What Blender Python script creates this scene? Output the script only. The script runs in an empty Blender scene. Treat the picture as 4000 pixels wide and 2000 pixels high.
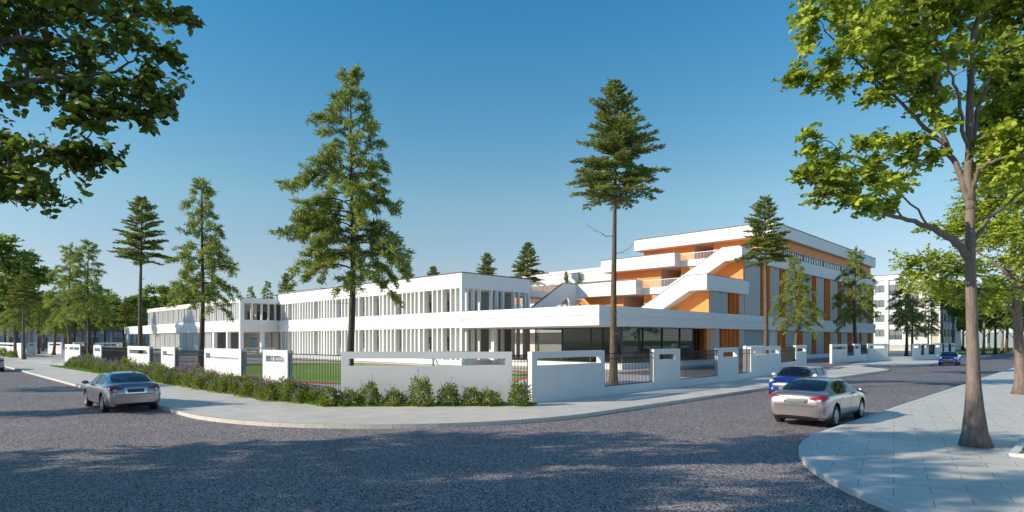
import bpy, bmesh, math, random
import numpy as np
from mathutils import Vector, Matrix
from mathutils.bvhtree import BVHTree
random.seed(7)
R = math.radians
# ------------------------------------------------------------------ camera, sky, sun
F, E, HY = 2331.0, 2.65, 1327.0          # focal length in photo pixels, eye height in metres, horizon row
UA = (0.7007, 0.7134); UB = (-0.7134, 0.7007)   # the two building directions
ANG = math.atan2(UA[1], UA[0])
scn = bpy.context.scene
col = scn.collection
cam = bpy.data.cameras.new('camera'); cam_o = bpy.data.objects.new('camera', cam); col.objects.link(cam_o)
cam.sensor_width = 36; cam.lens = F/4000*36; cam.shift_y = (HY-1000)/4000
cam.clip_start = 0.1; cam.clip_end = 4000
cam_o.location = (0, 0, E); cam_o.rotation_euler = (R(90), 0, 0)
scn.camera = cam_o
SUN_EL = R(25); sx, sy = -0.97, -0.243    # towards the sun, in plan
w = bpy.data.worlds.new('World'); scn.world = w; w.use_nodes = True
nt = w.node_tree; bg = nt.nodes['Background']; sky = nt.nodes.new('ShaderNodeTexSky')
sky.sky_type = 'NISHITA'; sky.sun_disc = False; sky.sun_elevation = SUN_EL
sky.sun_rotation = math.atan2(sx, sy)
sky.altitude = 0; sky.air_density = 1.0; sky.dust_density = 0.0; sky.ozone_density = 1.0
# hand-graded sky: tint follows the elevation angle; unseen top stop neutralises fill light
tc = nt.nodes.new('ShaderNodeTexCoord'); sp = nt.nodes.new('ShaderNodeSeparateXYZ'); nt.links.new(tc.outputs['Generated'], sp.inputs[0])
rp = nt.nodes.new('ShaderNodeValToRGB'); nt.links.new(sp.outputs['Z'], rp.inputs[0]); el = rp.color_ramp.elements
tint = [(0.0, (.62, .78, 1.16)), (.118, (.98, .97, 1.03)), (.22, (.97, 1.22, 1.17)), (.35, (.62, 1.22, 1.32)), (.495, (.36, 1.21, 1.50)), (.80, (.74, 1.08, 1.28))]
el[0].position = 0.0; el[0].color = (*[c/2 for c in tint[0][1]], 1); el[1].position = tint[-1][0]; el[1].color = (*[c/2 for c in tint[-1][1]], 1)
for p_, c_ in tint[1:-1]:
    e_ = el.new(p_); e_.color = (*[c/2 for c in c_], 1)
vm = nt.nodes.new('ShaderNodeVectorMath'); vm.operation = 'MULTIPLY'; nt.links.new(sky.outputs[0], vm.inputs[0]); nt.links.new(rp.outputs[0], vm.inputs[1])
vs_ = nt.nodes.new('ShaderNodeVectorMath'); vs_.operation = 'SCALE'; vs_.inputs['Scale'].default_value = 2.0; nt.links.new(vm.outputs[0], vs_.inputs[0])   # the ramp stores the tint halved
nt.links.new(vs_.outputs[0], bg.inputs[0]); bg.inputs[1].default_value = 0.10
sun = bpy.data.lights.new('sun', 'SUN'); sun.energy = 4.8; sun.angle = R(0.55); sun.color = (1.0, 0.89, 0.73)
sun_o = bpy.data.objects.new('sun', sun); col.objects.link(sun_o)
sv = Vector((sx*math.cos(SUN_EL), sy*math.cos(SUN_EL), math.sin(SUN_EL)))
sun_o.rotation_euler = sv.to_track_quat('Z', 'Y').to_euler(); sun_o.location = (-40, -20, 60)
scn.view_settings.view_transform = 'Standard'; scn.view_settings.look = 'None'
scn.view_settings.exposure = 0.22; scn.view_settings.gamma = 1.0
scn.render.resolution_x = 1024; scn.render.resolution_y = 512

# ------------------------------------------------------------------ coordinates
def ab(a, b, z=0.0): return Vector((a*UA[0]+b*UB[0], a*UA[1]+b*UB[1], z))
def to_ab(v): return (v[0]*UA[0]+v[1]*UA[1], v[0]*UB[0]+v[1]*UB[1])
def gp(px, py, z=0.0):
    D = (E-z)*F/(py-HY); return Vector(((px-2000)/F*D, D, z))
def at(px, D, z=0.0): return Vector(((px-2000)/F*D, D, z))
def pt(px, py, D): return Vector(((px-2000)/F*D, D, E+(HY-py)/F*D))
def a_on_b(px, b):
    d = (px-2000)/F; return b*(d*UA[0]+UA[1])/(d*UB[0]+UB[1])
def b_on_a(px, a):
    d = (px-2000)/F; return a*(d*UB[0]+UB[1])/(d*UA[0]+UA[1])

# ------------------------------------------------------------------ materials
MATS = {}
def newmat(name):
    m = bpy.data.materials.new(name); m.use_nodes = True; MATS[name] = m
    return m, m.node_tree, m.node_tree.nodes['Principled BSDF']
def ramp(nt, fac, stops):
    r = nt.nodes.new('ShaderNodeValToRGB'); el = r.color_ramp.elements
    el[0].position, el[0].color = stops[0][0], (*stops[0][1], 1)
    el[1].position, el[1].color = stops[-1][0], (*stops[-1][1], 1)
    for p, c in stops[1:-1]:
        e = el.new(p); e.color = (*c, 1)
    nt.links.new(fac, r.inputs[0]); return r.outputs[0]
def noise(nt, scale, detail=4, rough=0.55, co=None, dist=0.0):
    n = nt.nodes.new('ShaderNodeTexNoise'); n.inputs['Scale'].default_value = scale
    n.inputs['Detail'].default_value = detail; n.inputs['Roughness'].default_value = rough
    n.inputs['Distortion'].default_value = dist
    if co is not None: nt.links.new(co, n.inputs['Vector'])
    return n
def coords(nt, kind='Object', rot=0.0, scale=(1, 1, 1), loc=(0, 0, 0)):
    t = nt.nodes.new('ShaderNodeTexCoord'); mp = nt.nodes.new('ShaderNodeMapping')
    mp.inputs['Rotation'].default_value = (0, 0, rot); mp.inputs['Scale'].default_value = scale
    mp.inputs['Location'].default_value = loc
    nt.links.new(t.outputs[kind], mp.inputs[0]); return mp.outputs[0]
def bump(nt, b, h, strength=0.3, dist=0.02):
    bp = nt.nodes.new('ShaderNodeBump'); bp.inputs['Strength'].default_value = strength
    bp.inputs['Distance'].default_value = dist
    nt.links.new(h, bp.inputs['Height']); nt.links.new(bp.outputs[0], b.inputs['Normal']); return bp
def mix(nt, fac, c1, c2, mode='MIX'):
    m = nt.nodes.new('ShaderNodeMix'); m.data_type = 'RGBA'; m.blend_type = mode
    if isinstance(fac, float): m.inputs[0].default_value = fac
    else: nt.links.new(fac, m.inputs[0])
    for i, c in ((6, c1), (7, c2)):
        if isinstance(c, tuple): m.inputs[i].default_value = (*c, 1)
        else: nt.links.new(c, m.inputs[i])
    return m.outputs[2]
def simple(name, c, rough=0.6, metal=0.0, var=0.06, scale=1.5, bmp=0.0, bscale=40, coat=0.0):
    m, nt, b = newmat(name)
    co = coords(nt)
    n = noise(nt, scale, 5, 0.6, co)
    lo = tuple(max(0, x*(1-var)) for x in c); hi = tuple(min(1, x*(1+var)) for x in c)
    nt.links.new(ramp(nt, n.outputs[0], [(0.3, lo), (0.7, hi)]), b.inputs['Base Color'])
    b.inputs['Roughness'].default_value = rough; b.inputs['Metallic'].default_value = metal
    if coat: b.inputs['Coat Weight'].default_value = coat; b.inputs['Coat Roughness'].default_value = 0.04
    if bmp:
        n2 = noise(nt, bscale, 3, 0.6, co); bump(nt, b, n2.outputs[0], bmp, 0.01)
    return m
def foliage(name, c1, c2, c3, trans=0.35, rough=0.55):
    m, nt, b = newmat(name)
    g = nt.nodes.new('ShaderNodeNewGeometry')
    t = nt.nodes.new('ShaderNodeTexCoord'); n = noise(nt, 0.9, 2, 0.5, t.outputs['Object'])
    ad = nt.nodes.new('ShaderNodeMath'); ad.operation = 'MULTIPLY_ADD'
    nt.links.new(g.outputs['Random Per Island'], ad.inputs[0]); ad.inputs[1].default_value = 0.55
    sb = nt.nodes.new('ShaderNodeMath'); sb.operation = 'MULTIPLY_ADD'; nt.links.new(n.outputs[0], sb.inputs[0])
    sb.inputs[1].default_value = 0.9; sb.inputs[2].default_value = -0.22
    nt.links.new(sb.outputs[0], ad.inputs[2])
    c = ramp(nt, ad.outputs[0], [(0.15, c1), (0.5, c2), (0.9, c3)])
    nt.links.new(c, b.inputs['Base Color']); b.inputs['Roughness'].default_value = rough
    tr = nt.nodes.new('ShaderNodeBsdfTranslucent'); nt.links.new(c, tr.inputs[0])
    ms = nt.nodes.new('ShaderNodeMixShader'); ms.inputs[0].default_value = trans
    out = nt.nodes['Material Output']
    nt.links.new(b.outputs[0], ms.inputs[1]); nt.links.new(tr.outputs[0], ms.inputs[2]); nt.links.new(ms.outputs[0], out.inputs[0])
    return m
simple('white', (0.75, 0.742, 0.735), 0.55, var=0.03, scale=0.35, bmp=0.05, bscale=25)
simple('white_wall', (0.73, 0.725, 0.72), 0.6, var=0.045, scale=0.8, bmp=0.18, bscale=30)
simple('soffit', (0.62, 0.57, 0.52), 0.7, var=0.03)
simple('beige', (0.56, 0.51, 0.46), 0.7, var=0.04)
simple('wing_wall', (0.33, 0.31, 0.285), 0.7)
simple('orange', (0.82, 0.27, 0.05), 0.55, var=0.05, scale=0.5)
simple('dark', (0.035, 0.037, 0.045), 0.45)
simple('coping', (0.09, 0.085, 0.09), 0.5)
simple('iron', (0.012, 0.012, 0.013), 0.7)
simple('rail_white', (0.7, 0.7, 0.7), 0.4, 0.2)
simple('grey_wall', (0.55, 0.55, 0.55), 0.7, var=0.05)
simple('interior', (0.42, 0.41, 0.42), 0.8)
simple('roof', (0.35, 0.34, 0.33), 0.9, var=0.1)
simple('blue_panel', (0.40, 0.47, 0.58), 0.6, var=0.1)
simple('tan_panel', (0.52, 0.48, 0.40), 0.6, var=0.1)
simple('apartment_tan', (0.55, 0.50, 0.45), 0.6, var=0.05)
simple('curb', (0.50, 0.48, 0.40), 0.75, var=0.15, scale=1.1, bmp=0.2, bscale=30)
simple('curb_pale', (0.62, 0.62, 0.60), 0.7, var=0.06, scale=2)
simple('line_white', (0.75, 0.75, 0.72), 0.7)
simple('track_red', (0.62, 0.10, 0.055), 0.8, var=0.1)
simple('soil', (0.06, 0.045, 0.03), 0.95, var=0.3, scale=8)
simple('tyre', (0.02, 0.02, 0.021), 0.75)
simple('rim', (0.62, 0.61, 0.60), 0.28, 0.8)
simple('car_dark', (0.015, 0.015, 0.017), 0.5)
simple('chrome', (0.75, 0.75, 0.76), 0.12, 1.0)
simple('plate', (0.05, 0.055, 0.06), 0.4)
simple('brass_plate', (0.30, 0.25, 0.15), 0.4, 0.3)
simple('lamp_red', (0.32, 0.005, 0.008), 0.15, coat=1.0, var=0.25, scale=14)
simple('lamp_clear', (0.72, 0.72, 0.70), 0.12, 0.4, coat=1.0)
simple('seat_fabric', (0.06, 0.055, 0.05), 0.8)
simple('paint_silver', (0.36, 0.315, 0.33), 0.26, 0.8, var=0.02, coat=1.0)
simple('paint_pearl', (0.60, 0.60, 0.62), 0.30, 0.6, var=0.02, coat=1.0)
simple('paint_blue', (0.006, 0.038, 0.28), 0.25, 0.35, var=0.02, coat=1.0)
simple('paint_white', (0.75, 0.74, 0.76), 0.25, 0.0, var=0.02, coat=1.0)
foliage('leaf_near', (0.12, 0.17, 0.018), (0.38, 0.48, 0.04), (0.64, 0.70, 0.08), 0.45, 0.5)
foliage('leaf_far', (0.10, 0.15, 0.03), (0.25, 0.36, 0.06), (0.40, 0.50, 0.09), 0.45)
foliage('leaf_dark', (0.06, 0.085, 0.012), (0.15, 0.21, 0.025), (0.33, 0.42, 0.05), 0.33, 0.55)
foliage('needle_light', (0.10, 0.14, 0.035), (0.27, 0.34, 0.07), (0.54, 0.58, 0.11), 0.42)
foliage('needle_dark', (0.09, 0.12, 0.035), (0.25, 0.30, 0.07), (0.46, 0.50, 0.11), 0.45)
foliage('shrub_leaf', (0.08, 0.12, 0.015), (0.20, 0.27, 0.033), (0.42, 0.47, 0.065), 0.32)
foliage('flower', (0.22, 0.10, 0.40), (0.40, 0.21, 0.56), (0.60, 0.38, 0.66), 0.3)
foliage('grass_blade', (0.08, 0.15, 0.015), (0.18, 0.30, 0.03), (0.28, 0.42, 0.05), 0.3)

def bark(name, c1, c2, sc):
    m, nt, b = newmat(name); co = coords(nt, scale=(1, 1, 0.18))
    n = noise(nt, sc, 6, 0.7, co, 1.2)
    nt.links.new(ramp(nt, n.outputs[0], [(0.35, c1), (0.62, c2)]), b.inputs['Base Color'])
    b.inputs['Roughness'].default_value = 0.85; bump(nt, b, n.outputs[0], 0.7, 0.03)
bark('bark', (0.045, 0.032, 0.022), (0.19, 0.13, 0.085), 16)
bark('bark_dark', (0.03, 0.025, 0.02), (0.10, 0.08, 0.055), 14)
bark('bark_smooth', (0.13, 0.095, 0.078), (0.25, 0.19, 0.16), 9)

m, nt, b = newmat('asphalt')
co = coords(nt)
v = nt.nodes.new('ShaderNodeTexVoronoi'); v.inputs['Scale'].default_value = 55; nt.links.new(co, v.inputs['Vector'])
n1 = noise(nt, 55, 3, 0.7, co); n2 = noise(nt, 0.35, 4, 0.6, co)
vb = nt.nodes.new('ShaderNodeRGBToBW'); nt.links.new(v.outputs['Color'], vb.inputs[0])
mm = nt.nodes.new('ShaderNodeMath'); mm.operation = 'MULTIPLY_ADD'; nt.links.new(vb.outputs[0], mm.inputs[0]); mm.inputs[1].default_value = 0.6
hm = nt.nodes.new('ShaderNodeMath'); hm.operation = 'MULTIPLY'; nt.links.new(n1.outputs[0], hm.inputs[0]); hm.inputs[1].default_value = 0.5
nt.links.new(hm.outputs[0], mm.inputs[2])
c = ramp(nt, mm.outputs[0], [(0.35, (0.010, 0.013, 0.020)), (0.51, (0.060, 0.063, 0.078)), (0.67, (0.68, 0.58, 0.55))])
c2 = ramp(nt, n2.outputs[0], [(0.3, (0.85, 0.85, 0.86)), (0.7, (1.1, 1.08, 1.08))])
nt.links.new(mix(nt, 1.0, c, c2, 'MULTIPLY'), b.inputs['Base Color']); b.inputs['Roughness'].default_value = 0.72
bump(nt, b, mm.outputs[0], 0.9, 0.03)

def paving(name, base, rot, bw, rh, mort, dark, tint=0.05, rough=(0.35, 0.6), off=0.5):
    m, nt, b = newmat(name); co = coords(nt, rot=rot)
    br = nt.nodes.new('ShaderNodeTexBrick'); nt.links.new(co, br.inputs['Vector'])
    br.offset = off; br.inputs['Scale'].default_value = 1.0; br.inputs['Brick Width'].default_value = bw; br.inputs['Row Height'].default_value = rh
    br.inputs['Mortar Size'].default_value = mort; br.inputs['Mortar Smooth'].default_value = 0.1
    br.inputs['Color1'].default_value = (*[x*(1+tint) for x in base], 1); br.inputs['Color2'].default_value = (*[x*(1-tint) for x in base], 1)
    br.inputs['Mortar'].default_value = (*dark, 1)
    n = noise(nt, 1.3, 6, 0.65, co); n2 = noise(nt, 0.25, 4, 0.6, co)
    c = mix(nt, 1.0, br.outputs['Color'], ramp(nt, n.outputs[0], [(0.3, (0.88, 0.88, 0.88)), (0.7, (1.07, 1.07, 1.07))]), 'MULTIPLY')
    nt.links.new(c, b.inputs['Base Color'])
    rr = nt.nodes.new('ShaderNodeMapRange'); nt.links.new(n2.outputs[0], rr.inputs[0]); rr.inputs[1].default_value = 0.35; rr.inputs[2].default_value = 0.65
    rr.inputs[3].default_value = rough[0]; rr.inputs[4].default_value = rough[1]; nt.links.new(rr.outputs[0], b.inputs['Roughness'])
    return m
paving('paving_near', (0.66, 0.62, 0.56), R(32.6), 1.05, 0.5, 0.008, (0.22, 0.22, 0.22), 0.02)
paving('paving', (0.68, 0.635, 0.57), R(-45.5), 1.6, 1.0, 0.006, (0.36, 0.35, 0.34), 0.03)
paving('court', (0.66, 0.62, 0.61), R(-45.5), 3.0, 2.0, 0.01, (0.42, 0.4, 0.4), 0.03)
m, nt, b = newmat('kerb_blocks')
co = coords(nt); n = noise(nt, 3, 5, 0.6, co)
nt.links.new(ramp(nt, n.outputs[0], [(0.3, (0.40, 0.38, 0.31)), (0.7, (0.56, 0.54, 0.45))]), b.inputs['Base Color']); b.inputs['Roughness'].default_value = 0.75

m, nt, b = newmat('turf'); co = coords(nt, rot=-ANG)
wv = nt.nodes.new('ShaderNodeTexWave'); wv.inputs['Scale'].default_value = 0.16; wv.bands_direction = 'Y'; nt.links.new(co, wv.inputs['Vector'])
n = noise(nt, 20, 4, 0.7, co)
c = ramp(nt, wv.outputs[1], [(0.45, (0.20, 0.38, 0.03)), (0.55, (0.29, 0.48, 0.045))])
nt.links.new(mix(nt, 1.0, c, ramp(nt, n.outputs[0], [(0.3, (0.8, 0.8, 0.8)), (0.7, (1.15, 1.15, 1.15))]), 'MULTIPLY'), b.inputs['Base Color']); b.inputs['Roughness'].default_value = 0.85
m, nt, b = newmat('lawn'); co = coords(nt)
n = noise(nt, 1.2, 8, 0.75, co)
nt.links.new(ramp(nt, n.outputs[0], [(0.3, (0.07, 0.14, 0.012)), (0.7, (0.18, 0.31, 0.03))]), b.inputs['Base Color']); b.inputs['Roughness'].default_value = 0.9

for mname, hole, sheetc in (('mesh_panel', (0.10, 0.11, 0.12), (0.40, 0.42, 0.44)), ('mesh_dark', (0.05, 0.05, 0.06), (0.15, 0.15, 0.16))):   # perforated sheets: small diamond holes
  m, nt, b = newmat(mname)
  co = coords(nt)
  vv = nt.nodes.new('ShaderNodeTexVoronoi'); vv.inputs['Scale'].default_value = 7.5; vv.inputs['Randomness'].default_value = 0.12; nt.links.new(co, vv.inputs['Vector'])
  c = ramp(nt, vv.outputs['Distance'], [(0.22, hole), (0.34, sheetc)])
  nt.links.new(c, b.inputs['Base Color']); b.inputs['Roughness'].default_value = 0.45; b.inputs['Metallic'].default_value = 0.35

def glass(name, tint, refl=0.12, rough=0.02, thr=0.65):
    m, nt, b = newmat(name); nt.nodes.remove(b)
    tr = nt.nodes.new('ShaderNodeBsdfTransparent'); tr.inputs[0].default_value = (*tint, 1)
    gl = nt.nodes.new('ShaderNodeBsdfGlossy'); gl.inputs[0].default_value = (0.9, 0.95, 1.0, 1); gl.inputs['Roughness'].default_value = rough
    fr = nt.nodes.new('ShaderNodeFresnel'); fr.inputs[0].default_value = 1.5
    mr = nt.nodes.new('ShaderNodeMath'); mr.operation = 'MULTIPLY_ADD'; nt.links.new(fr.outputs[0], mr.inputs[0]); mr.inputs[1].default_value = thr; mr.inputs[2].default_value = refl
    mr.use_clamp = True
    ms = nt.nodes.new('ShaderNodeMixShader'); nt.links.new(mr.outputs[0], ms.inputs[0])
    nt.links.new(tr.outputs[0], ms.inputs[1]); nt.links.new(gl.outputs[0], ms.inputs[2]); nt.links.new(ms.outputs[0], nt.nodes['Material Output'].inputs[0])
glass('glass_hall', (0.60, 0.62, 0.62), 0.01, thr=0.18)
glass('glass_car', (0.30, 0.42, 0.42), 0.10)
m, nt, b = newmat('pane'); b.inputs['Base Color'].default_value = (0.09, 0.11, 0.13, 1); b.inputs['Roughness'].default_value = 0.05
b.inputs['Specular IOR Level'].default_value = 0.8
m, nt, b = newmat('pane_flat'); b.inputs['Base Color'].default_value = (0.22, 0.24, 0.26, 1); b.inputs['Roughness'].default_value = 0.12
m, nt, b = newmat('pane_sky'); b.inputs['Base Color'].default_value = (0.22, 0.42, 0.50, 1); b.inputs['Roughness'].default_value = 0.05
b.inputs['Specular IOR Level'].default_value = 1.0
M = MATS

# ------------------------------------------------------------------ helpers
def tag(o, label=None, cat=None, group=None, kind=None):
    if label: o['label'] = label
    if cat: o['category'] = cat
    if group: o['group'] = group
    if kind: o['kind'] = kind
    return o
def empty(name, loc, rz=0.0, label=None, cat=None, group=None):
    o = bpy.data.objects.new(name, None); col.objects.link(o); o.location = loc; o.rotation_euler = (0, 0, rz)
    o.empty_display_size = 0.3
    return tag(o, label, cat, group)
class MB:
    def __init__(s): s.v = []; s.f = []; s.m = []
    def add(s, vs, fs, mi=0):
        o = len(s.v); s.v.extend([tuple(p) for p in vs]); s.f.extend([tuple(i+o for i in f) for f in fs]); s.m.extend([mi]*len(fs)); return s
    def box(s, x0, x1, y0, y1, z0, z1, mi=0):
        if x0 > x1: x0, x1 = x1, x0
        if y0 > y1: y0, y1 = y1, y0
        v = [(x, y, z) for z in (z0, z1) for y in (y0, y1) for x in (x0, x1)]
        return s.add(v, [(0, 2, 3, 1), (4, 5, 7, 6), (0, 1, 5, 4), (2, 6, 7, 3), (0, 4, 6, 2), (1, 3, 7, 5)], mi)
    def prism(s, poly, z0, z1, mi=0):          # poly counter-clockwise in xy
        n = len(poly); v = [(p[0], p[1], z0) for p in poly]+[(p[0], p[1], z1) for p in poly]
        f = [tuple(range(n-1, -1, -1)), tuple(range(n, 2*n))]+[(i, (i+1) % n, n+(i+1) % n, n+i) for i in range(n)]
        return s.add(v, f, mi)
    def slab(s, poly3, d, mi=0):               # extrude a planar polygon by vector d
        n = len(poly3); v = [tuple(p) for p in poly3]+[tuple(Vector(p)+Vector(d)) for p in poly3]
        f = [tuple(range(n-1, -1, -1)), tuple(range(n, 2*n))]+[(i, (i+1) % n, n+(i+1) % n, n+i) for i in range(n)]
        return s.add(v, f, mi)
    def tube(s, pts, rad, n=6, mi=0, caps=True):
        pts = [Vector(p) for p in pts]; vs = []; fs = []
        for i, p in enumerate(pts):
            t = (pts[min(i+1, len(pts)-1)]-pts[max(i-1, 0)]).normalized()
            u = t.cross(Vector((0, 0, 1)) if abs(t.z) < 0.9 else Vector((1, 0, 0))).normalized() if i == 0 else (u-t*u.dot(t)).normalized()
            q = t.cross(u)
            r = rad[i] if hasattr(rad, '__len__') else rad
            vs += [p+(u*math.cos(2*math.pi*k/n)+q*math.sin(2*math.pi*k/n))*r for k in range(n)]
        for i in range(len(pts)-1):
            for k in range(n): fs.append((i*n+k, i*n+(k+1) % n, (i+1)*n+(k+1) % n, (i+1)*n+k))
        if caps: fs.append(tuple(range(n-1, -1, -1))); fs.append(tuple((len(pts)-1)*n+k for k in range(n)))
        return s.add(vs, fs, mi)
    def build(s, name, mat, parent=None, smooth=False, bevel=0.0, recalc=False):
        me = bpy.data.meshes.new(name); me.from_pydata(s.v, [], s.f)
        for x in (mat if isinstance(mat, (list, tuple)) else [mat]): me.materials.append(M[x])
        me.polygons.foreach_set('material_index', s.m)
        if smooth: me.polygons.foreach_set('use_smooth', [True]*len(me.polygons))
        if recalc:
            bm = bmesh.new(); bm.from_mesh(me); bmesh.ops.recalc_face_normals(bm, faces=bm.faces[:]); bm.to_mesh(me); bm.free()
        me.update()
        o = bpy.data.objects.new(name, me); col.objects.link(o)
        if parent: o.parent = parent
        if bevel:
            bv = o.modifiers.new('bevel', 'BEVEL'); bv.width = bevel; bv.segments = 2; bv.limit_method = 'ANGLE'
        return o
def np_mesh(name, V, Q, mat, parent=None, smooth=False):
    me = bpy.data.meshes.new(name); V = np.asarray(V, dtype=np.float32); Q = np.asarray(Q, dtype=np.int32); k = Q.shape[1]
    me.vertices.add(len(V)); me.vertices.foreach_set('co', V.ravel())
    me.loops.add(Q.size); me.loops.foreach_set('vertex_index', Q.ravel())
    me.polygons.add(len(Q)); me.polygons.foreach_set('loop_start', np.arange(0, Q.size, k, dtype=np.int32))
    me.update(calc_edges=True); me.materials.append(M[mat])
    o = bpy.data.objects.new(name, me); col.objects.link(o)
    if parent: o.parent = parent
    return o
def copy_tree(o, parent=None):
    c = o.copy(); col.objects.link(c)
    if parent: c.parent = parent
    for ch in list(o.children): copy_tree(ch, c)
    return c
def strip_keys(o):
    for k in ('label', 'category', 'group'):
        if k in o: del o[k]

def norm(a): return a/np.maximum(np.linalg.norm(a, axis=-1, keepdims=True), 1e-9)
def blades(P, D, L, W, rng):
    """diamond shaped blades"""
    D = norm(D); S = norm(np.cross(D, norm(rng.normal(size=D.shape))))*W[:, None]; T = P+D*L[:, None]; Mi = P+D*(L*0.45)[:, None]
    V = np.stack([P, Mi-S, T, Mi+S], 1).reshape(-1, 3); Q = np.arange(len(P)*4).reshape(-1, 4); return V, Q
def leaves(P, D, L, W, rng, flat=0.0):
    D = norm(D); r = norm(rng.normal(size=D.shape)+np.array([0, 0, flat])); S = norm(np.cross(D, r)); N = np.cross(S, D)
    L = L[:, None]; W = W[:, None]
    b = P; t = P+D*L-N*L*0.10
    l1 = P+D*L*0.30-S*W*0.85+N*W*0.25; l2 = P+D*L*0.68-S*W*0.8+N*W*0.2; r1 = P+D*L*0.30+S*W*0.85+N*W*0.25; r2 = P+D*L*0.68+S*W*0.8+N*W*0.2
    V = np.stack([b, l1, l2, t, r2, r1], 1).reshape(-1, 3)
    k = np.arange(len(P))[:, None]*6; Q = np.concatenate([k+np.array([[0, 1, 2, 3]]), k+np.array([[0, 3, 4, 5]])], 0); return V, Q

# ================================================================== GROUND
def sheet(name, poly_ab, z, mat, kind='structure', thick=None, z0=None):
    mb = MB(); pts = [ab(*p) for p in poly_ab]
    ar = sum(pts[i].x*pts[(i+1) % len(pts)].y-pts[(i+1) % len(pts)].x*pts[i].y for i in range(len(pts)))
    if ar < 0: pts.reverse()
    if z0 is None: mb.add([(p.x, p.y, z) for p in pts], [tuple(range(len(pts)))])
    else: mb.prism([(p.x, p.y) for p in pts], z0, z)
    o = mb.build(name, mat); return tag(o, kind=kind)
def arc(ca, cb, r, d0, d1, n=24):
    return [(ca+r*math.cos(R(d0+(d1-d0)*i/n)), cb+r*math.sin(R(d0+(d1-d0)*i/n))) for i in range(n+1)]
mb = MB(); mb.add([(-1500, -400, -0.06), (1500, -400, -0.06), (1500, 3000, -0.06), (-1500, 3000, -0.06)], [(0, 1, 2, 3)])
tag(mb.build('ground', 'lawn'), kind='structure')
sheet('road', [(-1.2, -80), (300, -80), (300, 13.2), (130, 13.2), (130, 300), (-1.2, 300)], 0.0, 'asphalt')
sheet('far_pavement', [(-1.3, -80), (-1.3, 300), (-9, 300), (-9, -80)], 0.12, 'paving', z0=-0.05)
edge = [(6.8, 240)]+arc(16.8, 22.5, 10, 180, 270)+[(57.6, 12.5), (59.0, 12.75), (60.4, 13.5), (63.3, 16.0), (68.6, 16.6), (69.2, 15.3), (70.6, 13.7), (72.4, 12.8), (74.3, 12.5), (125, 12.5)]
sheet('pavement', edge+[(127, 26), (150, 26), (150, 240)], 0.12, 'paving', z0=-0.05)
near_edge = [(300, 5.25)]+arc(17.5, -3.55, 8.8, 90, 180)+[(8.7, -70)]
sheet('near_pavement', near_edge+[(300, -70)], 0.12, 'paving_near', z0=-0.05)
def kerb_strip(name, pts_ab, w, mat, seg, out):
    """row of kerb stones just outside a pavement edge"""
    pts = [ab(*p) for p in pts_ab]; P = []
    for i in range(len(pts)-1):
        L = (pts[i+1]-pts[i]).length; n = max(1, int(round(L/0.4)))
        for k in range(n): P.append(pts[i].lerp(pts[i+1], k/n))
    P.append(pts[-1]); acc = [0]
    for i in range(len(P)-1): acc.append(acc[-1]+(P[i+1]-P[i]).length)
    def ev(s):
        j = min(max(int(np.searchsorted(acc, s))-1, 0), len(P)-2); t = (s-acc[j])/max(acc[j+1]-acc[j], 1e-6)
        p = P[j].lerp(P[j+1], t); a_, b_ = P[max(j-1, 0)], P[min(j+2, len(P)-1)]; d = (b_-a_).normalized(); return p, Vector((d.y, -d.x, 0))*out
    mb = MB(); s0 = 0
    while s0 < acc[-1]-0.05:
        s1 = min(s0+seg-0.018, acc[-1]); k = 3 if seg < 3 else 6; vs = []
        for q in range(k+1):
            p, nn = ev(s0+(s1-s0)*q/k)
            vs += [p+nn*0.002+Vector((0, 0, -0.02)), p+nn*w+Vector((0, 0, -0.02)), p+nn*w+Vector((0, 0, 0.108)), p+nn*(w-0.02)+Vector((0, 0, 0.126)), p+nn*0.002+Vector((0, 0, 0.126))]
        fs = []
        for q in range(k):
            for e in range(5): fs.append((q*5+e, q*5+(e+1) % 5, (q+1)*5+(e+1) % 5, (q+1)*5+e))
        fs += [(0, 1, 2, 3, 4), tuple(k*5+e for e in (4, 3, 2, 1, 0))]
        mb.add(vs, fs); s0 += seg
    return tag(mb.build(name, mat, recalc=True), kind='structure')
kerb_strip('kerb', [(6.8, 150)]+edge[1:], 0.14, 'kerb_blocks', 1.0, -1)
kerb_strip('near_kerb', [(140, 5.25)]+near_edge[1:-1]+[(8.7, -30)], 0.22, 'curb_pale', 6.0, 1)
# inside the school fence
sheet('schoolyard', [(12.45, 22.5), (12.45, 66), (12.45, 240), (140, 240), (140, 27), (62, 17.3), (40, 16.5), (18.6, 16.4)], 0.126, 'court')
sheet('drive', [(54, 17.2), (66.5, 17.9), (110, 24), (110, 26.5), (60, 26.5), (37, 26.5), (37, 19.5)], 0.131, 'asphalt')
def stadium(ca, cb, ra, hb, n=20):
    return [(ca+ra*math.cos(t), cb+hb+ra*math.sin(t)) for t in [math.pi*i/n for i in range(n+1)]]+[(ca+ra*math.cos(t), cb-hb+ra*math.sin(t)) for t in [math.pi+math.pi*i/n for i in range(n+1)]]
def ring(name, outer, inner, z, mat):
    mb = MB(); n = len(outer); vs = [tuple(ab(*p, z)) for p in outer]+[tuple(ab(*p, z)) for p in inner]
    mb.add(vs, [(i, (i+1) % n, n+(i+1) % n, n+i) for i in range(n)]); return tag(mb.build(name, mat, recalc=True), kind='structure')
ring('running_track', stadium(25.5, 44.5, 9.7, 9.2), stadium(25.5, 44.5, 8.6, 9.2), 0.132, 'track_red')
sheet('sports_turf', stadium(25.5, 44.5, 8.6, 9.2), 0.131, 'turf')
ring('touch_line', stadium(25.5, 44.5, 8.1, 8.7), stadium(25.5, 44.5, 7.98, 8.7), 0.137, 'line_white')
ring('track_line', stadium(25.5, 44.5, 10.0, 9.2), stadium(25.5, 44.5, 9.72, 9.2), 0.134, 'line_white')
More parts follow.
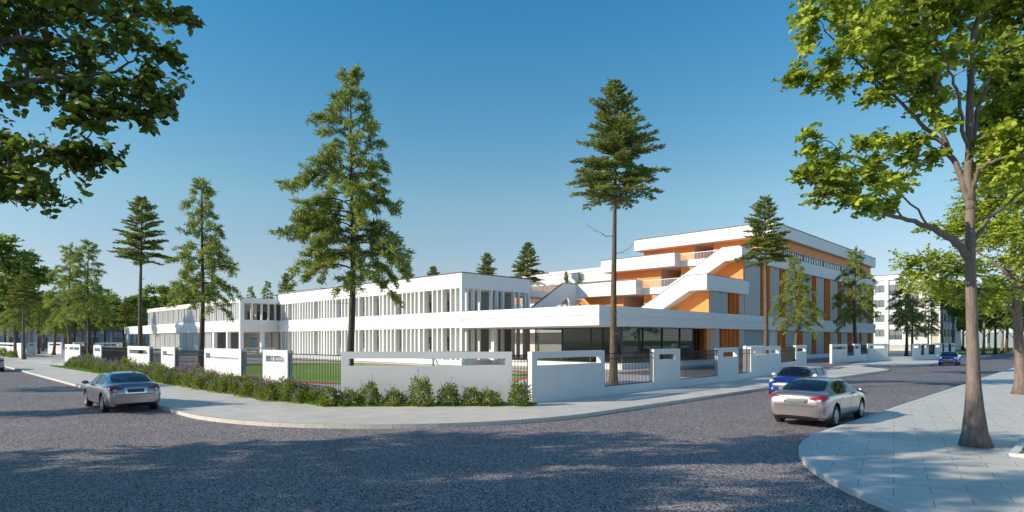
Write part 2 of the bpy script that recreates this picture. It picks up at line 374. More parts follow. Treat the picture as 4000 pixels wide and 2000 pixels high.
circ = lambda r: [(25.5+r*math.cos(2*math.pi*i/40), 44.5+r*math.sin(2*math.pi*i/40)) for i in range(40)]
ring('centre_circle', circ(3.0), circ(2.88), 0.138, 'line_white')
sheet('halfway_line', [(17.5, 44.44), (33.5, 44.44), (33.5, 44.56), (17.5, 44.56)], 0.1385, 'line_white')
for b0, b1 in ((29.5, 33.5), (55.5, 59.5)):
    ring('penalty_area_line', [(20, b0), (31, b0), (31, b1), (20, b1)], [(20.12, b0+.12), (30.88, b0+.12), (30.88, b1-.12), (20.12, b1-.12)], 0.1375, 'line_white')
sheet('grass_verge', [(37.2, 29), (38.0, 29), (38.0, 86), (37.2, 86)], 0.134, 'turf')
sheet('grass_verge', [(31.6, 88), (32.4, 88), (32.4, 132), (31.6, 132)], 0.134, 'turf')
pd = [gp(30, 1407, .12), gp(150, 1425, .12), gp(204, 1424, .12), gp(206, 1404, .12), gp(245, 1383, .12), gp(84, 1385, .12), gp(83, 1405, .12)]
sheet('entrance_pavement', [to_ab(p) for p in pd], 0.138, 'curb_pale')
pd = [gp(84, 1403, .12), gp(246, 1403, .12), gp(246, 1386, .12), gp(110, 1386, .12)]
sheet('entrance_lawn', [to_ab(p) for p in pd], 0.143, 'tan_panel')
# planting bed in front of the fence
bed = [gp(208, 1433, .12), gp(621, 1496, .12), gp(1000, 1549, .12), gp(1261, 1589, .12), gp(2062, 1586, .12)]
bed_ab = [to_ab(p) for p in bed]
fence_end = (12.1, b_on_a(246, 12.1)); corner_l = to_ab(at(1332, 23.7)); corner_r = to_ab(at(2075, 23.72))
sheet('planting_bed', [(9.7, 71.5)]+bed_ab+[corner_r, corner_l, (12.08, 71.5)], 0.145, 'lawn', z0=0.05)
rng = np.random.default_rng(3)
def edge_grass(poly, n, spread):
    P = []
    seg = [(poly[i+1][0]-poly[i][0], poly[i+1][1]-poly[i][1]) for i in range(len(poly)-1)]; L = np.array([math.hypot(*q) for q in seg]); cs = np.cumsum(L)
    for _ in range(n):
        t = (rng.random()**1.6)*cs[-1]; t = cs[-1]-t; j = min(int(np.searchsorted(cs, t)), len(seg)-1); u = (t-(cs[j]-L[j]))/L[j]
        a_, b_ = poly[j][0]+seg[j][0]*u, poly[j][1]+seg[j][1]*u; p = ab(a_, b_); q = rng.random()*spread
        P.append((p.x+UA[0]*q, p.y+UA[1]*q, 0.14))
    P = np.array(P); D = rng.normal(size=P.shape)*0.45+np.array([0, 0, 1.0]); return blades(P, D, rng.uniform(.05, .13, len(P)), rng.uniform(.008, .014, len(P)), rng)
V, Q = edge_grass([(9.7, 71.5)]+bed_ab, 16000, 0.55)
tag(np_mesh('grass', V, Q, 'grass_blade'), 'short green grass under the flowering shrubs along the pavement', 'grass', kind='stuff')
# lawn beyond the far street
sheet('far_lawn', [(128, 13.3), (300, 13.3), (300, 300), (151, 300), (151, 26.1), (128, 26.1)], 0.03, 'lawn')
# ------------------------------------------------------------------ planter by the near tree
po = empty('planter', ab(16.8, 1.38, .12), ANG, 'low concrete-edged planter with grass at the right edge of the near pavement', 'planter')
mb = MB(); mb.box(0, 8, -.16, 0, 0, .07); mb.box(0, .16, -5, -.16, 0, .07); mb.build('border', 'curb_pale', po, bevel=.01)
mb = MB(); mb.box(.16, 8, -5, -.16, 0, .03); mb.build('soil', 'lawn', po)
rr = rng; P = np.stack([rr.uniform(.2, 4, 9000), rr.uniform(-3.5, -.2, 9000), np.full(9000, .03)], 1)
V, Q = blades(P, rr.normal(size=P.shape)*0.5+np.array([0, 0, 1.]), rr.uniform(.05, .12, 9000), rr.uniform(.005, .01, 9000), rr)
tag(np_mesh('grass', V, Q, 'grass_blade', po), kind='stuff')

# ================================================================== FENCE
ZT, ZS0, ZS1, T = 2.17, 1.61, 1.90, 0.24
def panel(P, Q, label, slot=None, z1=ZT, group='white slotted wall panels of the school fence', thick=T, name='wall_panel'):
    P = Vector((P[0], P[1], .12)); Q = Vector((Q[0], Q[1], .12)); L = (Q-P).length; an = math.atan2(Q.y-P.y, Q.x-P.x)
    mb = MB(); h = z1-.12; s0 = ZS0-.12; s1 = ZS1-.12
    if slot is None: slot = (.28, L-.28) if L > 1.0 else None
    if slot:
        mb.box(0, L, 0, thick, 0, s0); mb.box(0, slot[0], 0, thick, s0, s1); mb.box(slot[1], L, 0, thick, s0, s1); mb.box(0, L, 0, thick, s1, h)
    else: mb.box(0, L, 0, thick, 0, h)
    o = mb.build(name, 'white_wall'); o.location = P; o.rotation_euler = (0, 0, an)
    return tag(o, label, 'wall panel', group)
def railing(P, Q, label, base=0.5, zt=2.03, sp=0.125, group='black railings of the school fence', off=.1):
    P = Vector((P[0], P[1], .12)); Q = Vector((Q[0], Q[1], .12)); L = (Q-P).length; an = math.atan2(Q.y-P.y, Q.x-P.x)
    r = empty('fence_railing', P, an, label, 'railing', group); b0 = base-.12
    MB().box(0.003, L-.003, .02, T-.02, 0, b0).build('base_wall', 'white_wall', r)
    MB().box(0, L, off-.02, off+.02, zt-.16, zt-.12).build('top_rail', 'iron', r)
    MB().box(0, L, off-.02, off+.02, zt-.40, zt-.37).build('lower_rail', 'iron', r)
    MB().box(0, L, off-.02, off+.02, b0, b0+.03).build('bottom_rail', 'iron', r)
    mb = MB(); n = max(2, int(L/sp))
    for i in range(n+1):
        x = .012+(L-.024)*i/n; mb.box(x-.011, x+.011, off-.011, off+.011, b0+.03, zt-.12)
    mb.build('bars', 'iron', r); return r
def on_line(px, P, Q):
    d = (px-2000)/F; # X = d*Y
    dx, dy = Q[0]-P[0], Q[1]-P[1]; t = (d*P[1]-P[0])/(dx-d*dy); return (P[0]+dx*t, P[1]+dy*t)
# left run, along direction B at a = 12.1 (drawn from far to near so that the thickness lies inside)
def LP(px): v = ab(12.1, b_on_a(px, 12.1)); return (v.x, v.y)
def sl(p0, p1, s0, s1):
    A, B = Vector(LP(p0)), Vector(LP(p1)); L = (B-A).length; return ((Vector(LP(s0))-A).length, (Vector(LP(s1))-A).length)
panel(LP(265), LP(312), 'bright white slotted panel at the right side of the left entrance', sl(265, 312, 270, 309))
panel(LP(365), LP(395), 'narrow shaded white panel, first right of the left entrance panel', sl(365, 395, 369, 391))
panel(LP(498), LP(583), 'white slotted panel with a bare brown trunk behind its slot', sl(498, 583, 505, 577))
panel(LP(629), LP(682), 'narrow white panel dappled with shade left of the leaning pine trunk', sl(629, 682, 636, 676))
panel(LP(798), LP(941), 'wide white slotted panel right of the leaning pine trunk', sl(798, 941, 804, 932))
panel(LP(1026), LP(1123), 'tall white slotted panel left of the wide railing over the green pitch', sl(1026, 1123, 1038, 1111))
railing(LP(312), LP(365), 'black railing with a thick pine trunk behind it, nearest the left entrance')
railing(LP(395), LP(498), 'black railing right of the narrow shaded panel near the left entrance')
railing(LP(583), LP(629), 'narrow black railing between the bare trunk panel and the dappled panel')
railing(LP(682), LP(798), 'black railing crossed by the dark leaning pine trunk')
railing(LP(941), LP(1026), 'black railing in front of the white football goal on the pitch')
railing(LP(1123), (at(1331, 23.72).x, at(1331, 23.72).y+.1), 'widest black railing, left of the long wall at the corner, with green pitch behind')
P0, P1 = at(1332, 23.7), at(2000, 23.7)
panel(P0, P1, 'longest white slotted wall panel at the street corner, facing the crossing', (.30, 6.52))
railing((P1.x, P1.y+.08), (at(2074, 23.8).x, at(2074, 23.8).y+.1), 'narrowest black railing between the two longest white wall panels')
# entrance return left
e0 = ab(12.1, b_on_a(265, 12.1)); e1 = e0+Vector((UA[0], UA[1], 0))*-0.0
panel((e0.x-UB[0]*-1.6-0.01, e0.y+UB[1]*1.6), (e0.x-.005, e0.y-.0), 'short white end panel beside the left entrance opening', (.3, 1.3))
v0, v1 = ab(11.6, b_on_a(-70, 11.6)), ab(11.6, b_on_a(54, 11.6))
panel((v0.x, v0.y), (v1.x, v1.y), 'white slotted panel at the left edge of the picture beyond the entrance', (2.0, (v1-v0).length-.5))
v2, v3 = ab(11.6, b_on_a(62, 11.6)), ab(11.6, b_on_a(82, 11.6))
railing((v1.x, v1.y), (v2.x, v2.y), 'narrow dark railing at the far side of the left entrance')
panel((v2.x, v2.y), (v3.x, v3.y), 'narrow white pier at the far side of the left entrance', (.35, 1.2))
# far panels inside the left entrance (they run along direction A)
def fpanel(p0, D0, p1, D1, label, slot=None):
    A, B = at(p0, D0), at(p1, D1); panel((A.x, A.y), (B.x, B.y), label, slot, group='far white fence panels behind the left entrance')
fpanel(104, 101, 141, 101.5, 'far white panel just right of the tall bare trunk at the entrance')
fpanel(187, 110, 240, 109, 'far white panel between two trunks in the middle of the left entrance')
fpanel(288, 112, 331, 114, 'far short white panel seen above the fence left of the twin pine trunk')
fpanel(376, 100, 479, 105, 'far long white slotted wall seen over the left railing', (.5, 4.2))
far_rail = 'far dark railings behind the left entrance'
railing((at(331, 114).x, at(331, 114).y), (at(376, 100).x, at(376, 100).y), 'far black railing between the two far white panels over the left fence', group=far_rail)
railing((at(480, 105).x, at(480, 105).y), (at(575, 108).x, at(575, 108).y), 'far black railing under the thin end of the canopy', group=far_rail)
railing((at(141, 104).x, at(141, 104).y), (at(187, 108).x, at(187, 108).y), 'far black railing behind the trunks in the left entrance', group=far_rail)
# right run: along direction A at b = 16, then turned
S0 = at(2078, 23.9); c0 = to_ab(S0); bR = 16.05
def RP(px): v = ab(a_on_b(px, bR), bR); return (v.x, v.y)
def sr(p0, p1, s0, s1):
    A = Vector(RP(p0)); return ((Vector(RP(s0))-A).length, (Vector(RP(s1))-A).length)
panel(RP(2078), RP(2362), 'large white slotted corner panel right of the narrowest railing', sr(2078, 2362, 2099, 2347))
railing(RP(2362), RP(2555), 'black railing with the tall bare spruce trunk right behind it')
panel(RP(2555), RP(2657), 'white slotted panel, second from the corner on the right street', sr(2555, 2657, 2576, 2648))
railing(RP(2657), RP(2806), 'black railing between the second and third white panels on the right street')
panel(RP(2806), RP(2885), 'white slotted panel in front of the orange fins, third on the right street', sr(2806, 2885, 2826, 2878))
V0 = Vector(RP(2885)); V1 = V0+Vector((.60, .80))*30
def TP(px): return on_line(px, V0, V1)
railing(RP(2885), TP(2934), 'short black railing left of the panel with a trunk in its slot')
panel(TP(2934), TP(3050), 'white panel with a brown trunk in its slot, behind the nearest blue car', (.7, (Vector(TP(3050))-Vector(TP(2934))).length-.6))
railing(TP(3050), TP(3110), 'black railing beside the end pier of the right-hand gate', base=.85)
panel(TP(3110), TP(3151), 'white end pier with a slot at the near side of the right gateway', (.5, (Vector(TP(3151))-Vector(TP(3110))).length-.4))
A_, B_ = at(2914, 46.8), at(3015, 50.2)
panel((A_.x, A_.y), (B_.x, B_.y), 'white wall panel standing just behind the trunk slot panel', (.5, 1.6))
Q0, Q1, Q2, Q3 = (34.1, 63.4), (42.9, 71.9), (48.9, 72.8), (62.3, 85.0)
l1 = lambda px: on_line(px, Q0, Q1); l2 = lambda px: on_line(px, Q1, Q2); l3 = lambda px: on_line(px, Q2, Q3)
panel(l1(3250), l1(3310), 'white slotted panel at the far side of the right gateway')
railing(l1(3310), l1(3337), 'tall narrow railing first right of the right gateway', base=.85)
panel(l1(3337), l1(3362), 'narrow white pier with a pine trunk in its slot right of the gateway', (.4, 2.0))
railing(l1(3362), l1(3390), 'narrow railing left of the broad frontal wall panel', base=.95)
panel(l2(3391), l2(3468), 'broad frontal white panel with a long slot below the grey flats')
railing(l2(3468), l2(3564), 'black railing with two dark pine trunks behind it', base=.62, sp=.13)
panel(l3(3566), l3(3598), 'shaded white slotted panel right of the twin trunk railing')
railing(l3(3598), l3(3611), 'thin railing strip right of the shaded slotted panel', base=.7)
panel(l3(3611), l3(3628), 'thin white pier in the middle of the far right fence')
railing(l3(3628), l3(3653), 'wider railing in the middle of the far right fence', base=.7)
panel(l3(3653), l3(3681), 'white slotted panel above the bonnet of the far blue car')
railing(l3(3681), l3(3690), 'thin railing above the roof of the far blue car, left one', base=.7)
panel(l3(3690), l3(3705), 'thin white pier above the roof of the far blue car')
railing(l3(3705), l3(3717), 'thin railing above the roof of the far blue car, right one', base=.7)
panel(l3(3717), l3(3731), 'last white pier at the far end of the right fence')

# ================================================================== SCHOOL
class Bld:
    def __init__(s, name, ao, bo, label, cat):
        s.ao, s.bo = ao, bo; s.root = empty(name, ab(ao, bo, .12), ANG, label, cat)
    def mb(s, boxes, mi=0):
        m = MB()
        for (a0, a1, b0, b1, z0, z1) in boxes: m.box(a0-s.ao, a1-s.ao, b0-s.bo, b1-s.bo, z0-.12, z1-.12, mi)
        return m
    def part(s, name, mat, boxes, parent=None, bevel=0.0, label=None):
        o = s.mb(boxes).build(name, mat, parent or s.root, bevel=bevel)
        if label: o['label'] = label
        return o
    def poly_bz(s, name, mat, poly, a0, a1):      # polygon in (b,z) extruded along a
        m = MB(); m.slab([(a0-s.ao, p[0]-s.bo, p[1]-.12) for p in poly], (a1-a0, 0, 0)); return m.build(name, mat, s.root, recalc=True)
    def poly_az(s, name, mat, poly, b0, b1):
        m = MB(); m.slab([(p[0]-s.ao, b0-s.bo, p[1]-.12) for p in poly], (0, b1-b0, 0)); return m.build(name, mat, s.root, recalc=True)
    def poly_ab(s, name, mat, poly, z0, z1):
        m = MB(); m.prism([(p[0]-s.ao, p[1]-s.bo) for p in poly], z0-.12, z1-.12); return m.build(name, mat, s.root, recalc=True)
    def rail_b(s, a, b0, b1, z0, z1, name='railing', sp=.18):
        bx = [(a-.02, a+.02, b0, b1, z1-.05, z1), (a-.015, a+.015, b0, b1, z0, z0+.03)]; n = int(abs(b1-b0)/sp)
        for i in range(n+1):
            b = b0+(b1-b0)*i/n; bx.append((a-.012, a+.012, b-.012, b+.012, z0+.03, z1-.05))
        return s.part(name, 'rail_white', bx)
    def rail_a(s, b, a0, a1, z0, z1, sp=.18, name='railing'):
        bx = [(a0, a1, b-.02, b+.02, z1-.05, z1)]; n = max(1, int(abs(a1-a0)/sp))
        for i in range(n+1):
            a = a0+(a1-a0)*i/n; bx.append((a-.012, a+.012, b-.012, b+.012, z0, z1-.05))
        return s.part(name, 'rail_white', bx)
    def window_a(s, a, b0, b1, z0, z1, n=4, pane='pane', fr=.05):      # window in a wall of constant a, facing -a
        bx = [(a-.05, a, b0, b1, z0, z0+fr), (a-.05, a, b0, b1, z1-fr, z1)]
        for i in range(n+1):
            b = b0+(b1-b0)*i/n; bx.append((a-.05, a-.001, max(b0, b-fr/2), min(b1, b+fr/2), z0+fr, z1-fr))
        o = s.part('window', 'dark', bx); s.part('pane', pane, [(a-.02, a-.012, b0+fr/2, b1-fr/2, z0+fr, z1-fr)], o); return o
    def window_b(s, b, a0, a1, z0, z1, n=4, pane='pane', fr=.06):
        bx = [(a0, a1, b-.08, b, z0, z0+fr), (a0, a1, b-.08, b, z1-fr, z1)]
        for i in range(n+1):
            a = a0+(a1-a0)*i/n; bx.append((max(a0, a-fr), min(a1, a+fr), b-.08, b-.001, z0+fr, z1-fr))
        o = s.part('window', 'dark', bx); s.part('pane', pane, [(a0+fr, a1-fr, b-.03, b-.015, z0+fr, z1-fr)], o); return o

# ---- the long white two-storey wing
W = Bld('school_wing', 38.7, 45.0, 'long white two-storey school wing with rows of vertical white fins', 'school building')
bays = [45.0+6.9*i for i in range(7)]                    # piers; last one = 86.4
BE = 86.4; PF = 33.2; PE = 132.5
W.part('plinth', 'white', [(38.5, 48.9, 44.8, BE, .12, .62), (33.0, 48.9, BE, PE, .12, .62)])
W.part('parapet', 'white', [(38.7, 48.7, 45.0, BE, 7.80, 9.31)])
W.part('coping', 'coping', [(38.64, 48.76, 44.94, BE+.0, 9.31, 9.40)])
W.part('parapet', 'white', [(PF, 48.7, BE, PE, 7.92, 8.60)])
W.part('coping', 'coping', [(PF+.3, 48.74, BE+.3, PE+.04, 8.60, 8.64)])
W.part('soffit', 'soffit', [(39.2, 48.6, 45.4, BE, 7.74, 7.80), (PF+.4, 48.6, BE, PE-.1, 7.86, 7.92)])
W.part('floor_band', 'white', [(38.7, 48.7, 45.0, BE, 3.84, 4.35), (38.7, 48.7, 45.0, BE, 4.68, 5.46), (38.75, 48.7, 45.05, BE, 4.35, 4.68)]+[(38.701, 38.75, max(45.0, b-.2), b+.2, 4.35, 4.68) for b in bays[1:-1]]+[(38.701, 38.75, 45.0, 45.25, 4.35, 4.68)])
W.part('floor_band', 'white', [(PF, 38.66, BE, PE, 3.84, 4.35), (PF, 38.66, BE, PE, 4.68, 5.49), (PF+.05, 38.66, BE+.05, PE, 4.35, 4.68)]+[(PF+.001, PF+.05, b-.2, b+.2, 4.35, 4.68) for b in (93.5, 100.5, 107.5, 114.5, 121.5)])
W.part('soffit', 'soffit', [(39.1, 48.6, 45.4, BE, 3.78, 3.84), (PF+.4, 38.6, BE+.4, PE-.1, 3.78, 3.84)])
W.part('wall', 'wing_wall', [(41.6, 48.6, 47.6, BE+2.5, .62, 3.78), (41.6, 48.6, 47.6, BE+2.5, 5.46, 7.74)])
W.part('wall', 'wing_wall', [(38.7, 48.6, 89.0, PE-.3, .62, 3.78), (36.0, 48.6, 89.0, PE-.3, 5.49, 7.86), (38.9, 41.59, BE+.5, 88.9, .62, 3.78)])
W.part('canopy', 'white', [(PF, 39.5, PE, 149.4, 3.84, 5.40)])
for bb in (140.0, 148.6): W.part('canopy_post', 'white', [(PF+.3, PF+.7, bb, bb+.4, .12, 3.84), (38.6, 39.0, bb, bb+.4, .12, 3.84)])
# piers and fins: (b position fractions inside a bay, running away from the camera)
pats = [(.10, .22, .43, .55, .67, .90), (.09, .20, .32, .44, .66, .78, .90), (.08, .30, .42, .55, .77, .90), (.10, .22, .34, .56, .68, .80, .91), (.09, .21, .42, .54, .66, .78, .90), (.08, .20, .32, .54, .66, .88)]
fins = []
for i in range(6):
    b0 = bays[i]
    for z0, z1 in ((.62, 3.84), (5.46, 7.80)):
        fins.append(('pier', b0, (38.72, 39.15, b0+(.0 if i else .01), b0+.34, z0, z1)))
        for f in pats[i]:
            b = b0+.34+(6.9-.34)*f; fins.append(('fin', b, (38.74, 39.32, b-.10, b+.10, z0, z1)))
for z0, z1 in ((.62, 3.84), (5.46, 7.80)):     # end face, looking towards the right street
    for a in (39.55, 40.35, 41.2, 42.9, 43.7, 44.6, 46.2, 47.0, 48.0): fins.append(('fin', 45, (a-.09, a+.09, 45.02, 45.42, z0, z1)))
    fins.append(('pier', 45, (48.4, 48.69, 45.02, 45.42, z0, z1)))
for a in (34.9, 36.3, 37.3, 38.3): fins.append(('fin', 86, (a-.09, a+.09, BE+.02, BE+.42, 5.49, 7.92)))
fins.append(('pier', 86, (PF+.02, PF+.6, BE+.02, BE+.42, 5.49, 7.92)))
fins.append(('pier', 86, (PF+.02, PF+.5, BE+.02, BE+.5, .62, 3.84))); fins.append(('pier', 86, (36.2, 36.7, BE+.02, BE+.52, .62, 3.84)))
fins.append(('pier', 92, (PF+.02, PF+.5, 91.2, 91.7, .62, 3.84))); fins.append(('pier', 97, (PF+.02, PF+.5, 96.6, 97.3, .62, 3.84)))
b = BE+.9; k = 0
while b < PE-.1:
    fins.append(('fin', b, (PF+.05, PF+.45, b-.09, b+.09, 5.49, 7.92)))
    if b > 97.6: fins.append(('fin', b, (PF+.35, PF+.75, b-.09, b+.09, .62, 3.84)))
    b += (.62, .70, .60, 1.05)[k % 4]; k += 1
fins.sort(key=lambda t: t[1]); n_fin = 0; rest = []
for nm, _, bx in fins:
    if nm == 'pier': W.part('pier', 'white', [bx])
    elif n_fin < 100: W.part('fin', 'white', [bx]); n_fin += 1
    else: rest.append(bx)
tag(W.part('fin', 'white', rest), kind='stuff')
for i in range(6):
    for (f0, f1) in ((.13, .40), (.60, .87)):
        b0, b1 = bays[i]+6.9*f0, bays[i]+6.9*f1
        if b0 < 47.8: b0 = 47.9
        W.window_a(41.6, b0, b1, 1.55, 2.95, 4); W.window_a(41.6, b0, b1, 5.6, 6.85, 4)
for b0 in (89.8, 94.0): W.window_a(38.7, b0, b0+2.6, 1.5, 2.9, 5, 'pane_sky')
for b0 in (89.6, 92.6, 96.0, 100.0): W.window_a(36.0, b0, b0+2.0, 5.6, 6.8, 4)
W.window_b(88.99, 33.9, 38.2, 5.6, 6.8, 6)
W.part('wall', 'beige', [(36.01, 36.2, 88.0, 89.0, 5.49, 7.86)])

# ---- the stepped classroom block, white and orange
S = Bld('classroom_block', 38.7, 28.3, 'stepped white and orange four-storey classroom block with outside stairs', 'school building')
L = [(38.7, 28.3), (121.4, 28.3), (121.4, 34), (57.0, 34), (57.0, 44.97), (38.7, 44.97)]
Li = [(38.77, 28.37), (121.33, 28.37), (121.33, 34), (57.0, 34), (57.0, 44.97), (38.77, 44.97)]
S.poly_ab('canopy', 'white', L, 3.81, 4.33); S.poly_ab('canopy', 'white', Li, 4.33, 4.66); S.poly_ab('canopy', 'white', L, 4.66, 5.44)
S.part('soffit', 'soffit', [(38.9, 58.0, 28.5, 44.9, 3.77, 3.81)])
S.part('plinth', 'white', [(42.4, 121.2, 28.6, 44.7, .12, .60)])
# glass hall under the canopy
gh = [('A', b) for b in (29.5, 32.87, 36.23, 39.6)]
gp_ = S.part('glass_wall', 'glass_hall', [(43.7, 43.72, 29.5, 39.6, .60, 3.77)]); gp2 = S.part('glass_wall', 'glass_hall', [(43.72, 57.8, 29.5, 29.52, .60, 3.77)])
for b in (32.87, 36.23, 39.6, 29.5): S.part('mullion', 'dark', [(43.62, 43.70, b-.05, b+.05, .60, 3.77)], gp_)
for a in (47.0, 50.35, 53.7, 57.0): S.part('mullion', 'dark', [(a-.05, a+.05, 29.42, 29.5, .60, 3.77)], gp2)
S.part('wall', 'interior', [(46.6, 58.6, 33.6, 38.6, .60, 3.77)])
S.part('wall', 'white', [(57.2, 57.6, 30.0, 33.6, .60, 3.77)])
S.part('column', 'white', [(41.2, 41.6, 43.0, 43.4, .60, 3.81)]); S.part('column', 'white', [(51.6, 52.0, 41.5, 41.9, .60, 3.81)])
# masses
aw = (58.7, 67.1, 75.8); af = (57.0, 65.35, 74.3); zb = (7.74, 11.61, 15.52); zt = (9.31, 13.18, 17.04)
ae = (67.1, 75.8, 121.0); RB = 29.0
for i in range(3):
    zz = zb[i]
    S.part('wall', 'orange', [(aw[i], ae[i], RB, 36.7, .60, zz)])
    S.part('wall', 'orange', [(aw[i], ae[i], 39.5, (45.6, 47.0, 47.4)[i], 5.44 if i == 0 else .60, zz)])
    if i == 0: S.part('wall', 'beige', [(aw[i]+1, ae[i], 39.5, 41.5, .60, 5.43)])
    S.part('wall', 'grey_wall', [(aw[i]+5.5, aw[i]+5.7, 36.7, 39.49, .60, zz)])
    S.part('wall_lining', 'grey_wall', [(aw[i]+.02, aw[i]+5.4, 39.47, 39.497, .60, zz)])
    S.part('pilaster', 'orange', [(aw[i]-.10, aw[i]+.10, RB-.12, RB+.18, 5.44, zz)])
# slabs with parapets
def terrace(i, b0, b1, b_thin):
    z0, z1 = zb[i], zt[i]
    S.part('floor_slab', 'white', [(af[i], ae[i] if i == 2 else aw[i]+6, b0, b1, z0, z0+.75)])
    S.part('soffit', 'soffit', [(af[i]+.05, aw[i]+5.9, b0+.05, b1-.05, z0-.03, z0)])
    S.part('parapet', 'white', [(af[i], af[i]+.2, b0, b1, z0+.75, z1), (af[i]+.2, aw[i]-.3, b0, b0+.2, z0+.75, z1), (af[i]+.2, aw[i]+5.9, b1-.2, b1, z0+.75, z1)])
    S.part('coping', 'coping', [(af[i]-.02, af[i]+.22, b0-.02, b1+.02, z1, z1+.10)])
    S.part('floor_slab', 'white', [(aw[i]-.22, aw[i]+6, b_thin, b0-.002, z0, z0+.72)])
    S.rail_b(aw[i]-.18, b_thin, b0, z0+.72, z1+.02); S.rail_a(b0-.03, af[i]+.2, aw[i]-.2, z0+.75, z1+.02)
terrace(0, 36.7, 45.2, 30.0); terrace(1, 36.6, 47.5, 30.0)
S.part('roof', 'white', [(af[2], 121.4, 28.3, 48.1, zb[2], zt[2])]); S.part('coping', 'coping', [(af[2]-.04, 121.44, 28.26, 48.14, zt[2], zt[2]+.12)])
S.part('soffit', 'soffit', [(af[2]+.12, 121.3, 28.42, 48.0, zb[2]-.04, zb[2])])
# outside stairs climbing towards the right street
for i in (0, 1):
    z0, z1, a0, a1 = zb[i], zt[i], af[i], aw[i]
    zf = 5.44 if i == 0 else 8.4
    sl_ = (zt[i]-6.21)/(36.0-30.6) if i == 0 else .574
    bl = 30.6; bot = 30.25
    b_top_end = bl+(z1-(zf-.2))/.574; b_bot_end = bot+(z0-(zf-.2))/.574
    S.poly_bz('stair_parapet', 'white', [(28.3, z0), (28.3, z1), (bl, z1), (b_top_end, zf-.2), (b_bot_end, zf-.2), (bot, z0)], a0, a0+.2)
    S.poly_bz('stair_coping', 'coping', [(28.28, z1), (28.28, z1+.06), (bl, z1+.06), (b_top_end, zf-.14), (b_top_end, zf-.2), (bl, z1)], a0-.03, a0+.23)
    S.poly_bz('stair_flight', 'soffit', [(28.5, z0+.01), (28.5, z0+.5), (bl-.2, z0+.5), (b_top_end-1.2, zf-.2), (b_bot_end, zf-.2), (bot, z0+.01)], a0+.2, a1-.01)
# landing parapets on the right street side
S.part('landing', 'white', [(af[0]+.2, aw[1]+.15, 28.3, RB-.01, zb[0], zt[0])]); S.part('coping', 'coping', [(af[0]+.22, aw[1]+.17, 28.28, 28.6, zt[0], zt[0]+.06)])
S.part('landing', 'white', [(af[1]+.2, 121.4, 28.3, RB-.01, zb[1], zt[1])]); S.part('coping', 'coping', [(af[1]+.22, 121.42, 28.28, 28.6, zt[1], zt[1]+.05)])
# folded perforated screens and orange fins on the right street side
bf = 28.62
def fold(px0, px1, z0, z1, n):
    a0, a1 = a_on_b(px0, bf), a_on_b(px1, bf); m = MB(); w_ = (a1-a0)/n
    for k in range(n):
        A = a0+w_*k; pts = [(A, RB-.03), (A+w_*.55, RB-.50), (A+w_, RB-.03)]
        for mi_, (p, q) in enumerate(((pts[0], pts[1]), (pts[1], pts[2]))):
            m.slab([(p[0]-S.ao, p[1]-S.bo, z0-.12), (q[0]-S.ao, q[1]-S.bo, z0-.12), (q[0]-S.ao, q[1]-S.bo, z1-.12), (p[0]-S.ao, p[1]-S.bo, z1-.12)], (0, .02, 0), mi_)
    return m.build('screen', ['mesh_panel', 'mesh_dark'], S.root, recalc=True)
def ofin(px0, px1, z0, z1, n):
    a0, a1 = a_on_b(px0, bf), a_on_b(px1, bf)
    o = S.part('orange_recess', 'orange', [(a0, a1, RB-.02, RB-.003, z0, z1)])
    for k in range(n+1):
        A = a0+(a1-a0)*k/n; S.part('orange_fin', 'orange', [(A-.05, A+.05, RB-.45, RB-.02, z0, z1)], o)
rec = []
lo = [('f', 2785, 2822, 1), ('o', 2822, 2885, 4), ('f', 2885, 2918, 1), ('x', 2920, 3048, 0), ('o', 3050, 3067, 1), ('f', 3069, 3112, 2), ('o', 3114, 3133, 2), ('f', 3135, 3176, 2), ('o', 3177, 3187, 1), ('f', 3188, 3222, 2), ('o', 3223, 3241, 2), ('f', 3242, 3276, 2), ('o', 3277, 3285, 1), ('f', 3286, 3313, 2), ('o', 3314, 3328, 2), ('f', 3329, 3357, 2), ('o', 3358, 3365, 1), ('f', 3366, 3390, 2), ('o', 3391, 3403, 2), ('f', 3404, 3414, 1)]
for k, p0, p1, n in lo:
    if k == 'f': fold(p0, p1, .60, 3.81, n)
    elif k == 'o': ofin(p0, p1, .60, 3.81, n)
    else: S.part('doorway', 'interior', [(a_on_b(p0, bf), a_on_b(p1, bf)-2.4, RB-.02, RB-.004, .60, 3.81)]); S.part('wall', 'white', [(a_on_b(p1, bf)-2.4, a_on_b(p1, bf), RB-.02, RB-.004, .60, 3.81)])
S.part('pilaster', 'orange', [(aw[0]-.9, aw[0], RB-.3, RB, .60, 3.81)])
for k, p0, p1, n in (('f', 2785, 2853, 2), ('o', 2853, 2885, 2), ('f', 2885, 2918, 1)):
    (fold if k == 'f' else ofin)(p0, p1, 5.44, zb[0], n)
up = [('f', 2921, 2978, 2), ('o', 2978, 3006, 1), ('f', 3007, 3049, 2)]+lo[4:]
for k, p0, p1, n in up: (fold if k == 'f' else ofin)(p0, p1, 5.44, zb[1], n)
for p0, p1, n in ((3062, 3093, 4), (3096, 3138, 5), (3141, 3216, 8), (3219, 3284, 8), (3288, 3341, 8), (3344, 3378, 6), (3381, 3400, 4)):
    S.window_b(RB-.002, a_on_b(p0, 28.9), a_on_b(p1, 28.9), 12.9, 14.3, n, 'pane_sky', .09)

